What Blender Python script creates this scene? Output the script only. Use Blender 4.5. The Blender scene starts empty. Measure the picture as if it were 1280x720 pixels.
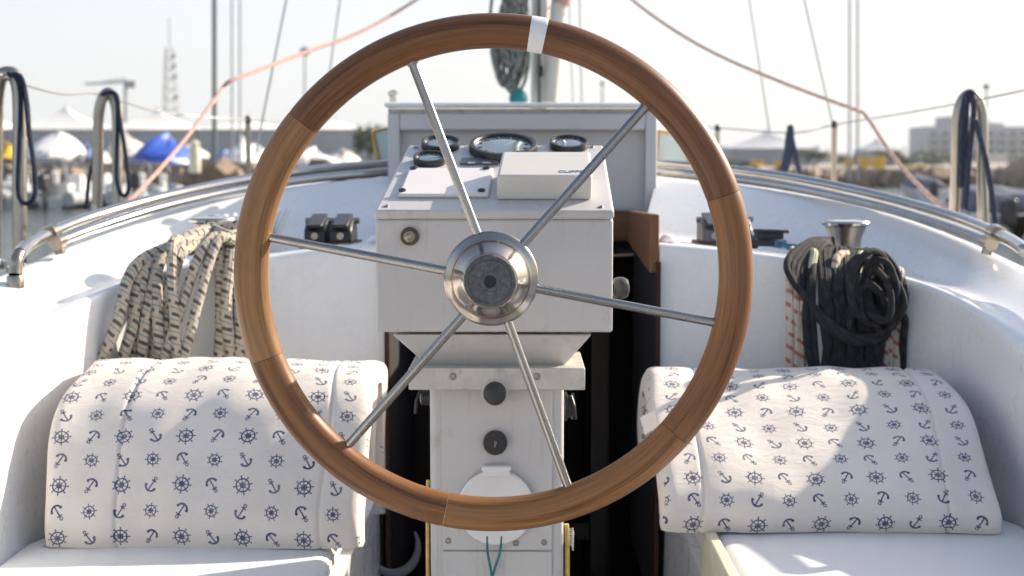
import bpy, math, random
from mathutils import Vector, Matrix, Euler
random.seed(7)
sc = bpy.context.scene
COL = sc.collection
PI = math.pi
R = math.radians
FPX = 1800.0
CAMZ = 1.75
CROT = Euler((R(90 - 5.08), 0, R(0.41)), 'XYZ').to_matrix()

# ------------------------------------------------------------------ measuring helpers
def ray(px, py):
    return CROT @ Vector(((px - 640) / FPX, (360 - py) / FPX, -1))
def at(px, py, Y):
    d = ray(px, py); t = Y / d.y
    return Vector((d.x * t, Y, CAMZ + d.z * t))
def on_plane(px, py, p0, n):
    d = ray(px, py); o = Vector((0, 0, CAMZ))
    return o + d * ((p0 - o).dot(n) / d.dot(n))

# ------------------------------------------------------------------ materials
class NT:
    def __init__(s, mat):
        mat.use_nodes = True
        s.t = mat.node_tree; s.n = s.t.nodes; s.l = s.t.links
        s.n.clear()
        s.out = s.n.new('ShaderNodeOutputMaterial')
        s.b = s.n.new('ShaderNodeBsdfPrincipled')
        s.l.new(s.b.outputs[0], s.out.inputs[0])
    def put(s, sock, v):
        if v is None: return
        if isinstance(v, (int, float)): sock.default_value = v
        elif isinstance(v, (tuple, list)): sock.default_value = tuple(v) + ((1,) if len(v) == 3 and sock.type == 'RGBA' else ())
        else: s.l.new(v, sock)
    def m(s, op, a, b=None, c=None):
        n = s.n.new('ShaderNodeMath'); n.operation = op
        s.put(n.inputs[0], a); s.put(n.inputs[1], b); s.put(n.inputs[2], c)
        return n.outputs[0]
    def coord(s, kind='Object'):
        return s.n.new('ShaderNodeTexCoord').outputs[kind]
    def scale(s, v, sx, sy, sz):
        n = s.n.new('ShaderNodeMapping'); s.l.new(v, n.inputs[0]); n.inputs['Scale'].default_value = (sx, sy, sz)
        return n.outputs[0]
    def noise(s, v, scale, detail=4, rough=.55, dist=0):
        n = s.n.new('ShaderNodeTexNoise'); s.l.new(v, n.inputs['Vector'])
        n.inputs['Scale'].default_value = scale; n.inputs['Detail'].default_value = detail
        n.inputs['Roughness'].default_value = rough; n.inputs['Distortion'].default_value = dist
        return n.outputs[0]
    def ramp(s, f, stops):
        n = s.n.new('ShaderNodeValToRGB'); s.l.new(f, n.inputs[0]); e = n.color_ramp.elements
        while len(e) < len(stops): e.new(.5)
        for el, (p, c) in zip(e, stops):
            el.position = p; el.color = tuple(c) + (1,) if len(c) == 3 else c
        return n.outputs[0]
    def mix(s, f, a, b):
        n = s.n.new('ShaderNodeMix'); n.data_type = 'RGBA'
        s.put(n.inputs[0], f); s.put(n.inputs[6], a); s.put(n.inputs[7], b)
        return n.outputs[2]
    def bump(s, h, strength, dist=.01):
        n = s.n.new('ShaderNodeBump'); s.l.new(h, n.inputs['Height'])
        n.inputs['Strength'].default_value = strength; n.inputs['Distance'].default_value = dist
        s.l.new(n.outputs[0], s.b.inputs['Normal'])
    def set(s, **k):
        for a, v in k.items():
            s.put(s.b.inputs[a.replace('_', ' ')], v)

def plain(name, c, rough=.5, metal=0, var=.12, vs=6, bump=0, bs=60, coat=0, dirt=None, ds=12, streak=0):
    m = bpy.data.materials.new(name); t = NT(m)
    co = t.coord()
    n = t.noise(co, vs, 5)
    lo = tuple(x * (1 - var) for x in c); hi = tuple(min(1, x * (1 + var)) for x in c)
    col = t.ramp(n, [(.3, lo), (.7, hi)])
    if dirt:
        d = t.noise(co, ds, 8, .7)
        f = t.ramp(d, [(dirt[1], (0, 0, 0)), (dirt[2], (1, 1, 1))])
        col = t.mix(f, col, dirt[0])
    if streak:
        d = t.noise(t.scale(co, 70, 70, 5), 1, 5, .65)
        f = t.m('MULTIPLY', t.ramp(d, [(.56, (0, 0, 0)), (.78, (1, 1, 1))]), streak)
        col = t.mix(f, col, tuple(x * .6 * k for x, k in zip(c, (1, .93, .82))))
        rough = t.ramp(t.noise(co, vs * 3, 6, .7), [(.3, (rough * .75,) * 3), (.7, (min(1, rough * 1.35),) * 3)])
    t.set(Base_Color=col, Roughness=rough, Metallic=metal)
    if coat: t.set(Coat_Weight=coat, Coat_Roughness=.12)
    if bump: t.bump(t.noise(co, bs, 4), bump, .004)
    return m

def wood(name, c1, c2, seed, rough=.38, coat=.35):
    m = bpy.data.materials.new(name); t = NT(m)
    uv = t.coord('UV')
    mp = t.n.new('ShaderNodeMapping'); t.l.new(uv, mp.inputs[0]); mp.inputs['Location'].default_value = (seed * 3.1, seed * 1.7, seed)
    v = mp.outputs[0]
    big = t.noise(t.scale(v, 70, 2.2, 1), 1, 9, .66, .5)
    fine = t.noise(t.scale(v, 520, 9, 1), 1, 5, .65)
    pores = t.noise(t.scale(v, 900, 40, 1), 1, 2, .5)
    f = t.m('ADD', t.m('MULTIPLY', big, .62), t.m('MULTIPLY', fine, .38))
    col = t.ramp(f, [(.38, tuple(q * .62 for q in c1)), (.46, tuple(a * .65 + b * .35 for a, b in zip(c1, c2))), (.54, tuple(a * .35 + b * .65 for a, b in zip(c1, c2))), (.63, tuple(q * k for q, k in zip(c2, (1.12, 1.2, 1.2))))])
    dk = t.ramp(pores, [(.62, (0, 0, 0)), (.72, (1, 1, 1))])
    col = t.mix(t.m('MULTIPLY', dk, .35), col, tuple(x * .35 for x in c1))
    blot = t.ramp(t.noise(t.scale(v, 30, 12, 1), 1, 9, .75, .4), [(.58, (0, 0, 0)), (.70, (1, 1, 1))])
    col = t.mix(t.m('MULTIPLY', blot, .45), col, tuple(x * .4 for x in c1))
    rr = t.ramp(big, [(.3, (rough - .1,) * 3), (.7, (rough + .12,) * 3)])
    t.set(Base_Color=col, Roughness=rr, Coat_Weight=coat * .6, Coat_Roughness=.2, Specular_IOR_Level=.25)
    t.bump(f, .12, .002)
    return m

def steel(name, c=(.62, .61, .6), rough=.2, warm=.0):
    m = bpy.data.materials.new(name); t = NT(m)
    co = t.coord()
    n = t.noise(co, 28, 3, .5)
    col = t.ramp(n, [(.3, tuple(x * .92 for x in c)), (.65, c), (.8, (c[0] * 1.0, c[1] * .96 - warm * .5, c[2] * .9 - warm * .5))])
    t.set(Base_Color=col, Metallic=1, Roughness=t.ramp(t.noise(co, 60, 5), [(.3, (rough * .9,) * 3), (.7, (rough * 1.25,) * 3)]))
    return m

def rope_mat(name, base, fleck, tracer=None, p=.030, wd=.45):
    m = bpy.data.materials.new(name); t = NT(m)
    s = t.n.new('ShaderNodeSeparateXYZ'); t.l.new(t.coord('UV'), s.inputs[0]); u, v = s.outputs[0], s.outputs[1]
    vv = t.m('DIVIDE', v, p)
    a = t.m('FRACT', t.m('ADD', vv, u))
    b = t.m('FRACT', t.m('SUBTRACT', t.m('MULTIPLY', vv, .25), t.m('MULTIPLY', u, 2)))
    f1 = t.m('MULTIPLY', t.m('LESS_THAN', a, wd), t.m('LESS_THAN', b, .72))
    col = t.mix(f1, base, fleck)
    if tracer:
        a2 = t.m('FRACT', t.m('ADD', vv, t.m('ADD', u, .45)))
        col = t.mix(t.m('LESS_THAN', a2, .10), col, tracer)
    k = t.m('MULTIPLY', t.m('SINE', t.m('MULTIPLY', t.m('ADD', t.m('MULTIPLY', vv, 4), t.m('MULTIPLY', u, 6)), 2 * PI)),
            t.m('SINE', t.m('MULTIPLY', t.m('SUBTRACT', t.m('MULTIPLY', vv, 4), t.m('MULTIPLY', u, 6)), 2 * PI)))
    dirt = t.noise(t.coord(), 25, 4)
    col = t.mix(t.m('MULTIPLY', dirt, .35), col, tuple(x * .45 for x in base))
    t.set(Base_Color=col, Roughness=.85)
    t.bump(k, .5, .002)
    return m

def cloth_mat():
    """cream cotton printed with navy helm wheels and anchors"""
    m = bpy.data.materials.new('nautical_cotton'); t = NT(m); M = t.m
    s = t.n.new('ShaderNodeSeparateXYZ'); t.l.new(t.coord('UV'), s.inputs[0]); u, v = s.outputs[0], s.outputs[1]
    u0 = u
    u = M('ADD', u, M('MULTIPLY', M('SINE', M('ADD', M('MULTIPLY', v, 13), M('MULTIPLY', u, 7))), .003))
    v = M('ADD', v, M('MULTIPLY', M('SINE', M('ADD', M('MULTIPLY', u0, 11), 1)), .003))
    cx, cy = .0462, .0392
    uu, vv = M('DIVIDE', u, cx), M('DIVIDE', v, cy)
    i, j = M('FLOOR', uu), M('FLOOR', vv)
    x = M('MULTIPLY', M('SUBTRACT', M('SUBTRACT', uu, i), .5), cx)
    y = M('MULTIPLY', M('SUBTRACT', M('SUBTRACT', vv, j), .5), cy)
    par = M('FLOORED_MODULO', M('ADD', i, j), 2)
    isw = M('LESS_THAN', par, .5)
    rowodd = M('FLOORED_MODULO', j, 2)
    sc_ = M('SUBTRACT', 1, M('MULTIPLY', rowodd, .2))
    wx, wy = M('DIVIDE', x, sc_), M('DIVIDE', y, sc_)
    # random turn for each motif
    cb = t.n.new('ShaderNodeCombineXYZ'); t.put(cb.inputs[0], i); t.put(cb.inputs[1], j)
    wn = t.n.new('ShaderNodeTexWhiteNoise'); wn.noise_dimensions = '2D'; t.l.new(cb.outputs[0], wn.inputs[0])
    rs = t.n.new('ShaderNodeSeparateColor'); t.l.new(wn.outputs['Color'], rs.inputs[0])
    r1, r2 = rs.outputs[0], rs.outputs[1]
    r = M('SQRT', M('ADD', M('MULTIPLY', wx, wx), M('MULTIPLY', wy, wy)))
    an = M('ADD', M('ARCTAN2', wy, wx), M('MULTIPLY', r1, .8))
    fr = M('SUBTRACT', M('FRACT', M('DIVIDE', an, PI / 4)), .5)
    sd = M('MULTIPLY', r, M('ABSOLUTE', M('SINE', M('MULTIPLY', fr, PI / 4))))
    near = lambda q, c, w: M('LESS_THAN', M('ABSOLUTE', M('SUBTRACT', q, c)), w)
    wh = M('MAXIMUM', near(r, .0098, .0011), M('MAXIMUM', near(r, .0036, .0009), M('MULTIPLY', M('LESS_THAN', sd, .00068), M('LESS_THAN', r, .0148))))
    wh = M('MAXIMUM', wh, M('MULTIPLY', near(r, .0135, .0013), M('LESS_THAN', sd, .0011)))
    ang = M('ADD', M('MULTIPLY', M('SUBTRACT', M('GREATER_THAN', r1, .5), .5), 1.15), M('MULTIPLY', M('GREATER_THAN', r2, .5), PI))
    ca, sa = M('COSINE', ang), M('SINE', ang)
    ax = M('ADD', M('MULTIPLY', x, ca), M('MULTIPLY', y, sa))
    ay = M('SUBTRACT', M('MULTIPLY', y, ca), M('MULTIPLY', x, sa))
    ln = lambda p, q: M('SQRT', M('ADD', M('MULTIPLY', p, p), M('MULTIPLY', q, q)))
    absx = M('ABSOLUTE', ax)
    shank = M('MULTIPLY', M('LESS_THAN', absx, .0011), near(ay, -.001, .0095))
    ring = near(ln(ax, M('SUBTRACT', ay, .0105)), .0021, .0008)
    stock = M('MULTIPLY', near(ay, .0062, .001), M('LESS_THAN', absx, .0042))
    arcr = ln(ax, M('ADD', ay, .0025))
    arm = M('MULTIPLY', near(arcr, .0078, .0015), M('LESS_THAN', ay, -.0045))
    fl = M('LESS_THAN', ln(M('SUBTRACT', absx, .0075), M('ADD', ay, .0042)), .0022)
    anc = M('MAXIMUM', M('MAXIMUM', shank, ring), M('MAXIMUM', M('MAXIMUM', stock, arm), fl))
    mask = M('ADD', M('MULTIPLY', isw, wh), M('MULTIPLY', M('SUBTRACT', 1, isw), anc))
    fade = t.noise(t.coord('UV'), 60, 3)
    mask = M('MULTIPLY', mask, M('ADD', .58, M('MULTIPLY', fade, .7)))
    st = t.noise(t.coord('UV'), 7, 6, .65)
    base = t.ramp(st, [(.3, (.70, .645, .59)), (.6, (.77, .72, .665))])
    t.set(Base_Color=t.mix(mask, base, (.022, .042, .125)), Roughness=.9, Sheen_Weight=.15)
    wx_ = M('SINE', M('MULTIPLY', u, 4200)); wy_ = M('SINE', M('MULTIPLY', v, 4200))
    wr = t.noise(t.scale(t.coord('UV'), 1, 1.7, 1), 13, 6, .62, 1.4)
    h = M('ADD', M('MULTIPLY', M('MULTIPLY', wx_, wy_), .04), wr)
    t.bump(h, .5, .010)
    return m

MAT = {}
MAT['gel'] = plain('white_gelcoat', (.77, .775, .78), .28, 0, .03, 3, .03, 9, .3, ((.50, .48, .43), .64, .92), 5, .14)
MAT['paint'] = plain('console_paint', (.52, .51, .50), .42, 0, .035, 9, .10, 420, .1, ((.34, .29, .23), .60, .84), 18, .45)
MAT['plate'] = plain('pale_plate', (.73, .70, .69), .38, 0, .03, 9, .05, 300, .1, ((.3, .27, .23), .7, .85), 40)
MAT['cream'] = plain('cream_plastic', (.60, .585, .55), .45, 0, .03, 12, .05, 500, 0, ((.45, .41, .36), .66, .9), 30)
MAT['galv'] = plain('worn_alloy', (.52, .50, .46), .5, .25, .12, 40, .15, 200, 0, ((.22, .19, .15), .55, .76), 30, .4)
MAT['vinyl'] = plain('white_vinyl', (.76, .76, .75), .45, 0, .03, 5, .12, 25, .05)
MAT['steel'] = steel('polished_steel', (.52, .50, .475), .16)
MAT['spoke'] = steel('brushed_steel', (.33, .315, .30), .24, .02)  # base darkened in place of reflections of the dark ground and helmsman
MAT['hubsteel'] = steel('hub_steel', (.42, .385, .345), .17)  # dark warm base carries the brown reflections from behind the camera
MAT['chrome'] = steel('bright_chrome', (.58, .55, .51), .12)
MAT['rubber'] = plain('grey_rubber', (.085, .087, .093), .75, 0, .35, 180, .5, 420)
MAT['black'] = plain('black_plastic', (.018, .019, .022), .4, 0, .3, 30, .1, 200)
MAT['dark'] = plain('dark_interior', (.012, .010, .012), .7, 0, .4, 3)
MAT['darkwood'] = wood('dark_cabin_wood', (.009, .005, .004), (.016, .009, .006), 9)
MAT['jambwood'] = wood('jamb_wood', (.025, .010, .006), (.05, .022, .011), 7, .5, .1)
MAT['teak'] = wood('companionway_teak', (.085, .038, .020), (.19, .088, .045), 5, .55, .05)
MAT['screw'] = steel('screw_steel', (.33, .30, .27), .38)
MAT['tape'] = plain('white_tape', (.72, .71, .70), .5, 0, .04, 60, .1, 200)
MAT['navy'] = rope_mat('navy_rope', (.010, .017, .042), (.018, .03, .07))
MAT['blackrope'] = rope_mat('black_rope', (.014, .015, .018), (.03, .03, .035))
MAT['speckrope'] = rope_mat('speckled_rope', (.58, .51, .41), (.06, .06, .07), (.15, .27, .29), .021, .30)
MAT['redrope'] = rope_mat('cream_red_fleck_rope', (.64, .585, .49), (.45, .13, .10), None, .024, .3)
MAT['yellowrope'] = rope_mat('pale_green_rope', (.62, .62, .42), (.5, .5, .36), None, .05)
MAT['bluerope'] = rope_mat('blue_rope', (.05, .18, .33), (.4, .45, .5), None, .03)
MAT['pink'] = rope_mat('faded_red_rope', (.62, .36, .30), (.66, .43, .38), None, .05)
MAT['dustpink'] = rope_mat('dusty_red_rope', (.46, .28, .23), (.50, .42, .38), None, .06)
MAT['hoopm'] = steel('warm_reflection_steel', (.38, .345, .30), .3)  # tan base carries the warm reflections on the hoops
MAT['clampm'] = steel('clamp_bronze', (.40, .34, .27), .22)
MAT['greyrope'] = rope_mat('grey_rope', (.30, .31, .29), (.12, .13, .13), None, .05)
MAT['teal'] = plain('teal_cord', (.01, .17, .18), .7, 0, .2, 80)
MAT['yellow'] = plain('yellow_cord', (.62, .43, .13), .8, 0, .2, 80)
MAT['wire'] = plain('wire', (.28, .27, .25), .4, .6)
MAT['cloth'] = cloth_mat()
MAT['ink'] = plain('blue_print', (.10, .13, .25), .6)
MAT['dialmark'] = plain('dial_print', (.22, .25, .25), .5)
MAT['palemark'] = plain('pale_print', (.5, .52, .55), .6)

def glass_mat():
    m = bpy.data.materials.new('gauge_glass'); t = NT(m)
    n = t.noise(t.coord(), 40, 3)
    t.set(Base_Color=t.ramp(n, [(.3, (.11, .15, .16)), (.7, (.17, .22, .23))]), Roughness=.06, Coat_Weight=1.0, Coat_Roughness=.03)
    return m
MAT['glass'] = glass_mat()

WOODS = [  # timber tones of the six rim pieces; sunlight is painted into the sand one
    wood('rim_wood_umber', (0.1, 0.0395, 0.0148), (0.204, 0.0851, 0.0326), 1, .36, .3),
    wood('rim_wood_sand_sunlit', (0.184, 0.0874, 0.0348), (0.312, 0.1634, 0.0703), 2, .45, .2),
    wood('rim_wood_chestnut', (0.12, 0.0486, 0.0178), (0.24, 0.1049, 0.0392), 3, .40, .25),
    wood('rim_wood_honey', (0.16, 0.0722, 0.0259), (0.304, 0.1444, 0.0562), 4, .42, .2),
    wood('rim_wood_nut', (0.132, 0.0547, 0.0192), (0.256, 0.1125, 0.0422), 6, .38, .25),
    wood('rim_wood_dark', (0.0944, 0.0372, 0.0148), (0.192, 0.0798, 0.0318), 8, .36, .3),
]

# ------------------------------------------------------------------ mesh helpers
def catmull(pts, n=8, closed=False):
    P = [Vector(p) for p in pts]; out = []
    L = len(P)
    rng = range(L if closed else L - 1)
    for i in rng:
        if closed: p0, p1, p2, p3 = P[(i - 1) % L], P[i], P[(i + 1) % L], P[(i + 2) % L]
        else: p0, p1, p2, p3 = P[max(i - 1, 0)], P[i], P[i + 1], P[min(i + 2, L - 1)]
        for k in range(n):
            t = k / n
            out.append(.5 * ((2 * p1) + (p2 - p0) * t + (2 * p0 - 5 * p1 + 4 * p2 - p3) * t * t + (3 * p1 - p0 - 3 * p2 + p3) * t ** 3))
    if not closed: out.append(P[-1].copy())
    return out

class MB:
    def __init__(s): s.v = []; s.f = []; s.uv = []
    def face(s, idx, uv=None):
        s.f.append(idx); s.uv.append(uv or [(0, 0)] * len(idx))
    def quad(s, a, b, c, d, uv=None):
        n = len(s.v); s.v += [Vector(a), Vector(b), Vector(c), Vector(d)]; s.face([n, n + 1, n + 2, n + 3], uv)
    def hexa(s, p):   # p: 4 bottom (ccw from above) then 4 top
        n = len(s.v); s.v += [Vector(q) for q in p]
        d = [(p[i] if isinstance(p[i], Vector) else Vector(p[i])) for i in range(8)]
        for q in ((3, 2, 1, 0), (4, 5, 6, 7), (0, 1, 5, 4), (1, 2, 6, 5), (2, 3, 7, 6), (3, 0, 4, 7)):
            e = (d[q[1]] - d[q[0]]).length; g = (d[q[2]] - d[q[1]]).length
            s.face([n + k for k in q], [(0, 0), (e, 0), (e, g), (0, g)] if e < g else [(0, 0), (0, e), (g, e), (g, 0)])
        return s
    def box(s, x0, x1, y0, y1, z0, z1):
        return s.hexa([(x0, y0, z0), (x1, y0, z0), (x1, y1, z0), (x0, y1, z0), (x0, y0, z1), (x1, y0, z1), (x1, y1, z1), (x0, y1, z1)])
    def obox(s, c, sx, sy, sz, M=None):
        M = M or Matrix.Identity(3); c = Vector(c)
        q = []
        for z in (-sz / 2, sz / 2):
            for x, y in ((-sx / 2, -sy / 2), (sx / 2, -sy / 2), (sx / 2, sy / 2), (-sx / 2, sy / 2)):
                q.append(c + M @ Vector((x, y, z)))
        return s.hexa(q)
    def prism(s, outline, d):   # outline: list of Vectors (planar), extruded by vector d
        n = len(s.v); k = len(outline); d = Vector(d)
        s.v += [Vector(p) for p in outline] + [Vector(p) + d for p in outline]
        s.face([n + i for i in range(k)][::-1]); s.face([n + k + i for i in range(k)])
        for i in range(k):
            j = (i + 1) % k; s.face([n + i, n + j, n + k + j, n + k + i])
        return s
    def tube(s, path, r, seg=10, closed=False, cap=True):
        P = [Vector(p) for p in path]; L = len(P); n0 = len(s.v)
        rad = r if isinstance(r, (list, tuple)) else [r] * L
        tan = []
        for i in range(L):
            a = P[(i - 1) % L] if closed or i > 0 else P[i]
            b = P[(i + 1) % L] if closed or i < L - 1 else P[i]
            q = (b - a); tan.append(q.normalized() if q.length > 1e-9 else Vector((0, 0, 1)))
        up = Vector((0, 0, 1)) if abs(tan[0].z) < .9 else Vector((1, 0, 0))
        nrm = tan[0].cross(up).normalized()
        ln = [0.0]
        for i in range(L):
            if i:
                nrm = (nrm - tan[i] * nrm.dot(tan[i])).normalized()
                ln.append(ln[-1] + (P[i] - P[i - 1]).length)
            bi = tan[i].cross(nrm)
            for k in range(seg):
                a = 2 * PI * k / seg
                s.v.append(P[i] + (nrm * math.cos(a) + bi * math.sin(a)) * rad[i])
        ln.append(ln[-1] + (P[0] - P[-1]).length)
        for i in range(L if closed else L - 1):
            j = (i + 1) % L
            for k in range(seg):
                k2 = (k + 1) % seg
                s.face([n0 + i * seg + k, n0 + i * seg + k2, n0 + j * seg + k2, n0 + j * seg + k],
                       [(k / seg, ln[i]), ((k + 1) / seg, ln[i]), ((k + 1) / seg, ln[i + 1]), (k / seg, ln[i + 1])])
        if cap and not closed:
            s.face([n0 + k for k in range(seg)][::-1]); s.face([n0 + (L - 1) * seg + k for k in range(seg)])
        return s
    def lathe(s, prof, org, axis=(0, 0, 1), seg=32):
        org = Vector(org); ax = Vector(axis).normalized()
        up = Vector((0, 0, 1)) if abs(ax.z) < .9 else Vector((1, 0, 0))
        e1 = ax.cross(up).normalized(); e2 = ax.cross(e1)
        n0 = len(s.v); L = len(prof)
        for (r, h) in prof:
            for k in range(seg):
                a = 2 * PI * k / seg
                s.v.append(org + ax * h + (e1 * math.cos(a) + e2 * math.sin(a)) * max(r, 1e-5))
        for i in range(L - 1):
            for k in range(seg):
                k2 = (k + 1) % seg
                s.face([n0 + i * seg + k, n0 + (i + 1) * seg + k, n0 + (i + 1) * seg + k2, n0 + i * seg + k2])
        s.face([n0 + k for k in range(seg)]); s.face([n0 + (L - 1) * seg + k for k in range(seg)][::-1])
        return s
    def loft(s, rows, closed_u=False, cap=False, uvf=None):
        n0 = len(s.v); K = len(rows[0])
        for r in rows: s.v += [Vector(p) for p in r]
        for i in range(len(rows) - 1):
            for k in range(K if closed_u else K - 1):
                k2 = (k + 1) % K
                uv = None
                if uvf: uv = [uvf(i, k), uvf(i, k + 1), uvf(i + 1, k + 1), uvf(i + 1, k)]
                s.face([n0 + i * K + k, n0 + i * K + k2, n0 + (i + 1) * K + k2, n0 + (i + 1) * K + k], uv)
        if cap:
            s.face([n0 + k for k in range(K)][::-1]); s.face([n0 + (len(rows) - 1) * K + k for k in range(K)])
        return s
    def build(s, name, mat, parent=None, org=None, bevel=0, smooth=True, angle=35, segs=2, fix=True):
        root = parent
        while root is not None and root.parent: root = root.parent
        o0 = root.location if root is not None else (Vector(org) if org is not None else Vector((0, 0, 0)))
        me = bpy.data.meshes.new(name)
        me.from_pydata([tuple(p - o0) for p in s.v], [], s.f)
        ul = me.uv_layers.new(name='UVMap')
        flat = [c for f in s.uv for q in f for c in q]
        ul.data.foreach_set('uv', flat)
        me.materials.append(MAT[mat] if isinstance(mat, str) else mat)
        if fix:
            import bmesh
            b = bmesh.new(); b.from_mesh(me); bmesh.ops.recalc_face_normals(b, faces=b.faces); b.to_mesh(me); b.free()
        if smooth:
            me.polygons.foreach_set('use_smooth', [True] * len(me.polygons))
            me.set_sharp_from_angle(angle=R(angle))
        ob = bpy.data.objects.new(name, me); COL.objects.link(ob)
        if parent is not None: ob.parent = parent
        elif org is not None: ob.location = o0
        if bevel:
            md = ob.modifiers.new('bevel', 'BEVEL'); md.width = bevel; md.segments = segs; md.limit_method = 'ANGLE'; md.angle_limit = R(30)
            md.harden_normals = False
        return ob

def thing(name, label, cat, loc=(0, 0, 0), group=None):
    o = bpy.data.objects.new(name, None); COL.objects.link(o); o.location = Vector(loc); o.empty_display_size = .1
    o['label'] = label; o['category'] = cat
    if group: o['group'] = group
    return o
def tag(o, label, cat, group=None):
    o['label'] = label; o['category'] = cat
    if group: o['group'] = group
    return o
def structure(o): o['kind'] = 'structure'; return o
def dup(root, loc, label, rz=None, scale=None):
    r = root.copy(); COL.objects.link(r); r.location = Vector(loc); r['label'] = label
    if rz is not None: r.rotation_euler.z = rz
    if scale: r.scale = (scale,) * 3 if isinstance(scale, (int, float)) else scale
    for ch in root.children:
        c = ch.copy(); COL.objects.link(c); c.parent = r
        for g in ch.children:
            d = g.copy(); COL.objects.link(d); d.parent = c
    return r
def mirror(pts): return [Vector((-p[0], p[1], p[2])) for p in pts]
def text_mesh(name, txt, size, mat, parent, loc, ex, ey, depth=.0006):
    cu = bpy.data.curves.new('t', 'FONT'); cu.body = txt; cu.size = size; cu.extrude = depth
    to = bpy.data.objects.new('t', cu); COL.objects.link(to)
    dg = bpy.context.evaluated_depsgraph_get(); dg.update()
    me = bpy.data.meshes.new_from_object(to.evaluated_get(dg)); bpy.data.objects.remove(to)
    ex = Vector(ex).normalized(); ey = Vector(ey).normalized(); ez = ex.cross(ey)
    Mx = Matrix((ex, ey, ez)).transposed().to_4x4(); Mx.translation = Vector(loc) - parent_root(parent).location
    me.transform(Mx); me.materials.clear(); me.materials.append(MAT[mat]); me.name = name
    o = bpy.data.objects.new(name, me); COL.objects.link(o); o.parent = parent
    return o
def parent_root(p):
    while p.parent: p = p.parent
    return p
def screw(parent, c, axis, r=.004):
    b = MB(); b.lathe([(r, 0), (r, .0008), (r * .75, .0016), (r * .6, .0016), (r * .5, .0007)], c, axis, 14)
    return b.build('screw', 'screw', parent)

# ================================================================== THE SAILBOAT
boat = thing('sailboat', 'white sailboat cockpit with seats either side of an open companionway', 'sailboat', (0, 2.5, .7))

ST = [  # stations from the companionway outwards and then aft: ledge edge, ledge back, coaming top
    ((.250, 2.62, 1.600), (.250, 3.02, 1.588), (.300, 3.22, 1.712)),
    ((.340, 2.617, 1.592), (.350, 3.01, 1.580), (.420, 3.19, 1.700)),
    ((.450, 2.60, 1.580), (.470, 2.98, 1.566), (.545, 3.14, 1.683)),
    ((.620, 2.53, 1.556), (.660, 2.86, 1.545), (.720, 2.98, 1.648)),
    ((.705, 2.44, 1.534), (.760, 2.63, 1.522), (.830, 2.75, 1.600)),
    ((.745, 2.29, 1.500), (.790, 2.38, 1.508), (.885, 2.50, 1.553)),
    ((.772, 2.00, 1.430), (.815, 2.03, 1.455), (.915, 2.10, 1.510)),
    ((.785, 1.50, 1.380), (.825, 1.50, 1.405), (.93, 1.50, 1.480)),
    ((.785, 0.40, 1.350), (.825, 0.40, 1.380), (.93, 0.40, 1.460)),
]
def smoothed(k, n=10): return catmull([s[k] for s in ST], n)
EB, EC, ED = smoothed(0), smoothed(1), smoothed(2)
def sec(b, c, d, i):
    # outward horizontal direction
    w = Vector((c.x - b.x, c.y - b.y, 0))
    if w.length < 1e-4: w = Vector((1, 0, 0))
    w.normalize()
    qa = min(1, max(0, (2.5 - b.y) / .4)); a = Vector((b.x, b.y, 1.10)) - w * (.012 + .035 * qa)
    e = d + w * .045 + Vector((0, 0, .003)); f = e + w * .07; f.z = 1.30
    pts = [a, b, c, d, e, f]
    q_ = min(1, max(0, (2.5 - b.y) / .5)); rad = [0, .016 + .03 * q_, .03 + .02 * q_, .018, .018, 0]
    out = [pts[0]]
    for q in range(1, 5):
        p0, p1, p2 = pts[q - 1], pts[q], pts[q + 1]
        u = (p0 - p1); v = (p2 - p1)
        r = min(rad[q], u.length * .45, v.length * .45)
        A = p1 + u.normalized() * r; B = p1 + v.normalized() * r
        for t in (0, .25, .5, .75, 1):
            out.append(A * (1 - t) ** 2 + p1 * 2 * t * (1 - t) + B * t * t)
    out.append(pts[5])
    return out
rows = [sec(EB[i], EC[i], ED[i], i) for i in range(len(EB))]
mb = MB()
mb.loft(rows); mb.loft([mirror(r) for r in rows])
for sgn in (1, -1):   # inner ends beside the companionway
    r0 = rows[0] if sgn == 1 else mirror(rows[0])
    n = len(mb.v); mb.v += list(r0) + [Vector((r0[-1].x, r0[-1].y, 1.10))]
    mb.face(list(range(n, n + len(r0) + 1)))
mb.build('coaming', 'gel', boat, angle=60)

# hull, decks, seats bases and footwell
mb = MB()
for s in (1, -1):
    deck = []
    out = [(.32, 8.5), (.9, 7.2), (1.35, 5.5), (1.6, 4.0), (1.7, 2.5), (1.66, 1.0), (1.5, -1.2)]
    top = catmull([(s * x, y, 1.32 + .03 * max(0, y - 4)) for x, y in out], 5)
    mid = [Vector((p.x * .97, p.y, .7)) for p in top]; wl = [Vector((p.x * .85, p.y, -.15)) for p in top]
    mb.loft([top, mid, wl])
mb.quad((-1.5, -1.2, 1.32), (1.5, -1.2, 1.32), (1.2, -1.2, -.1), (-1.2, -1.2, -.1))
mb.build('hull', 'gel', boat, fix=True)
mb = MB()
for s in (1, -1):
    top = catmull([(s * x, y, 1.318 + .03 * max(0, y - 4)) for x, y in out], 5)
    mb.loft([top, [Vector((s * min(abs(p.x) * .98, .93 if p.y < 2.6 else max(.3, .93 - (p.y - 2.6) * .5)), p.y, p.z + .002)) for p in top]])
mb.build('side_deck', 'gel', boat)
mb = MB()
for s in (1, -1):   # seat pans and footwell sides
    mb.quad((s * .265, .4, 1.14), (s * .80, .4, 1.14), (s * .80, 2.62, 1.14), (s * .265, 2.62, 1.14))
    mb.quad((s * .265, .4, 1.14), (s * .265, 2.615, 1.14), (s * .255, 2.615, .62), (s * .255, .4, .62))
mb.quad((-.26, .4, .62), (.26, .4, .62), (.26, 2.62, .62), (-.26, 2.62, .62))
mb.build('footwell', 'gel', boat, smooth=False)

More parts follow.
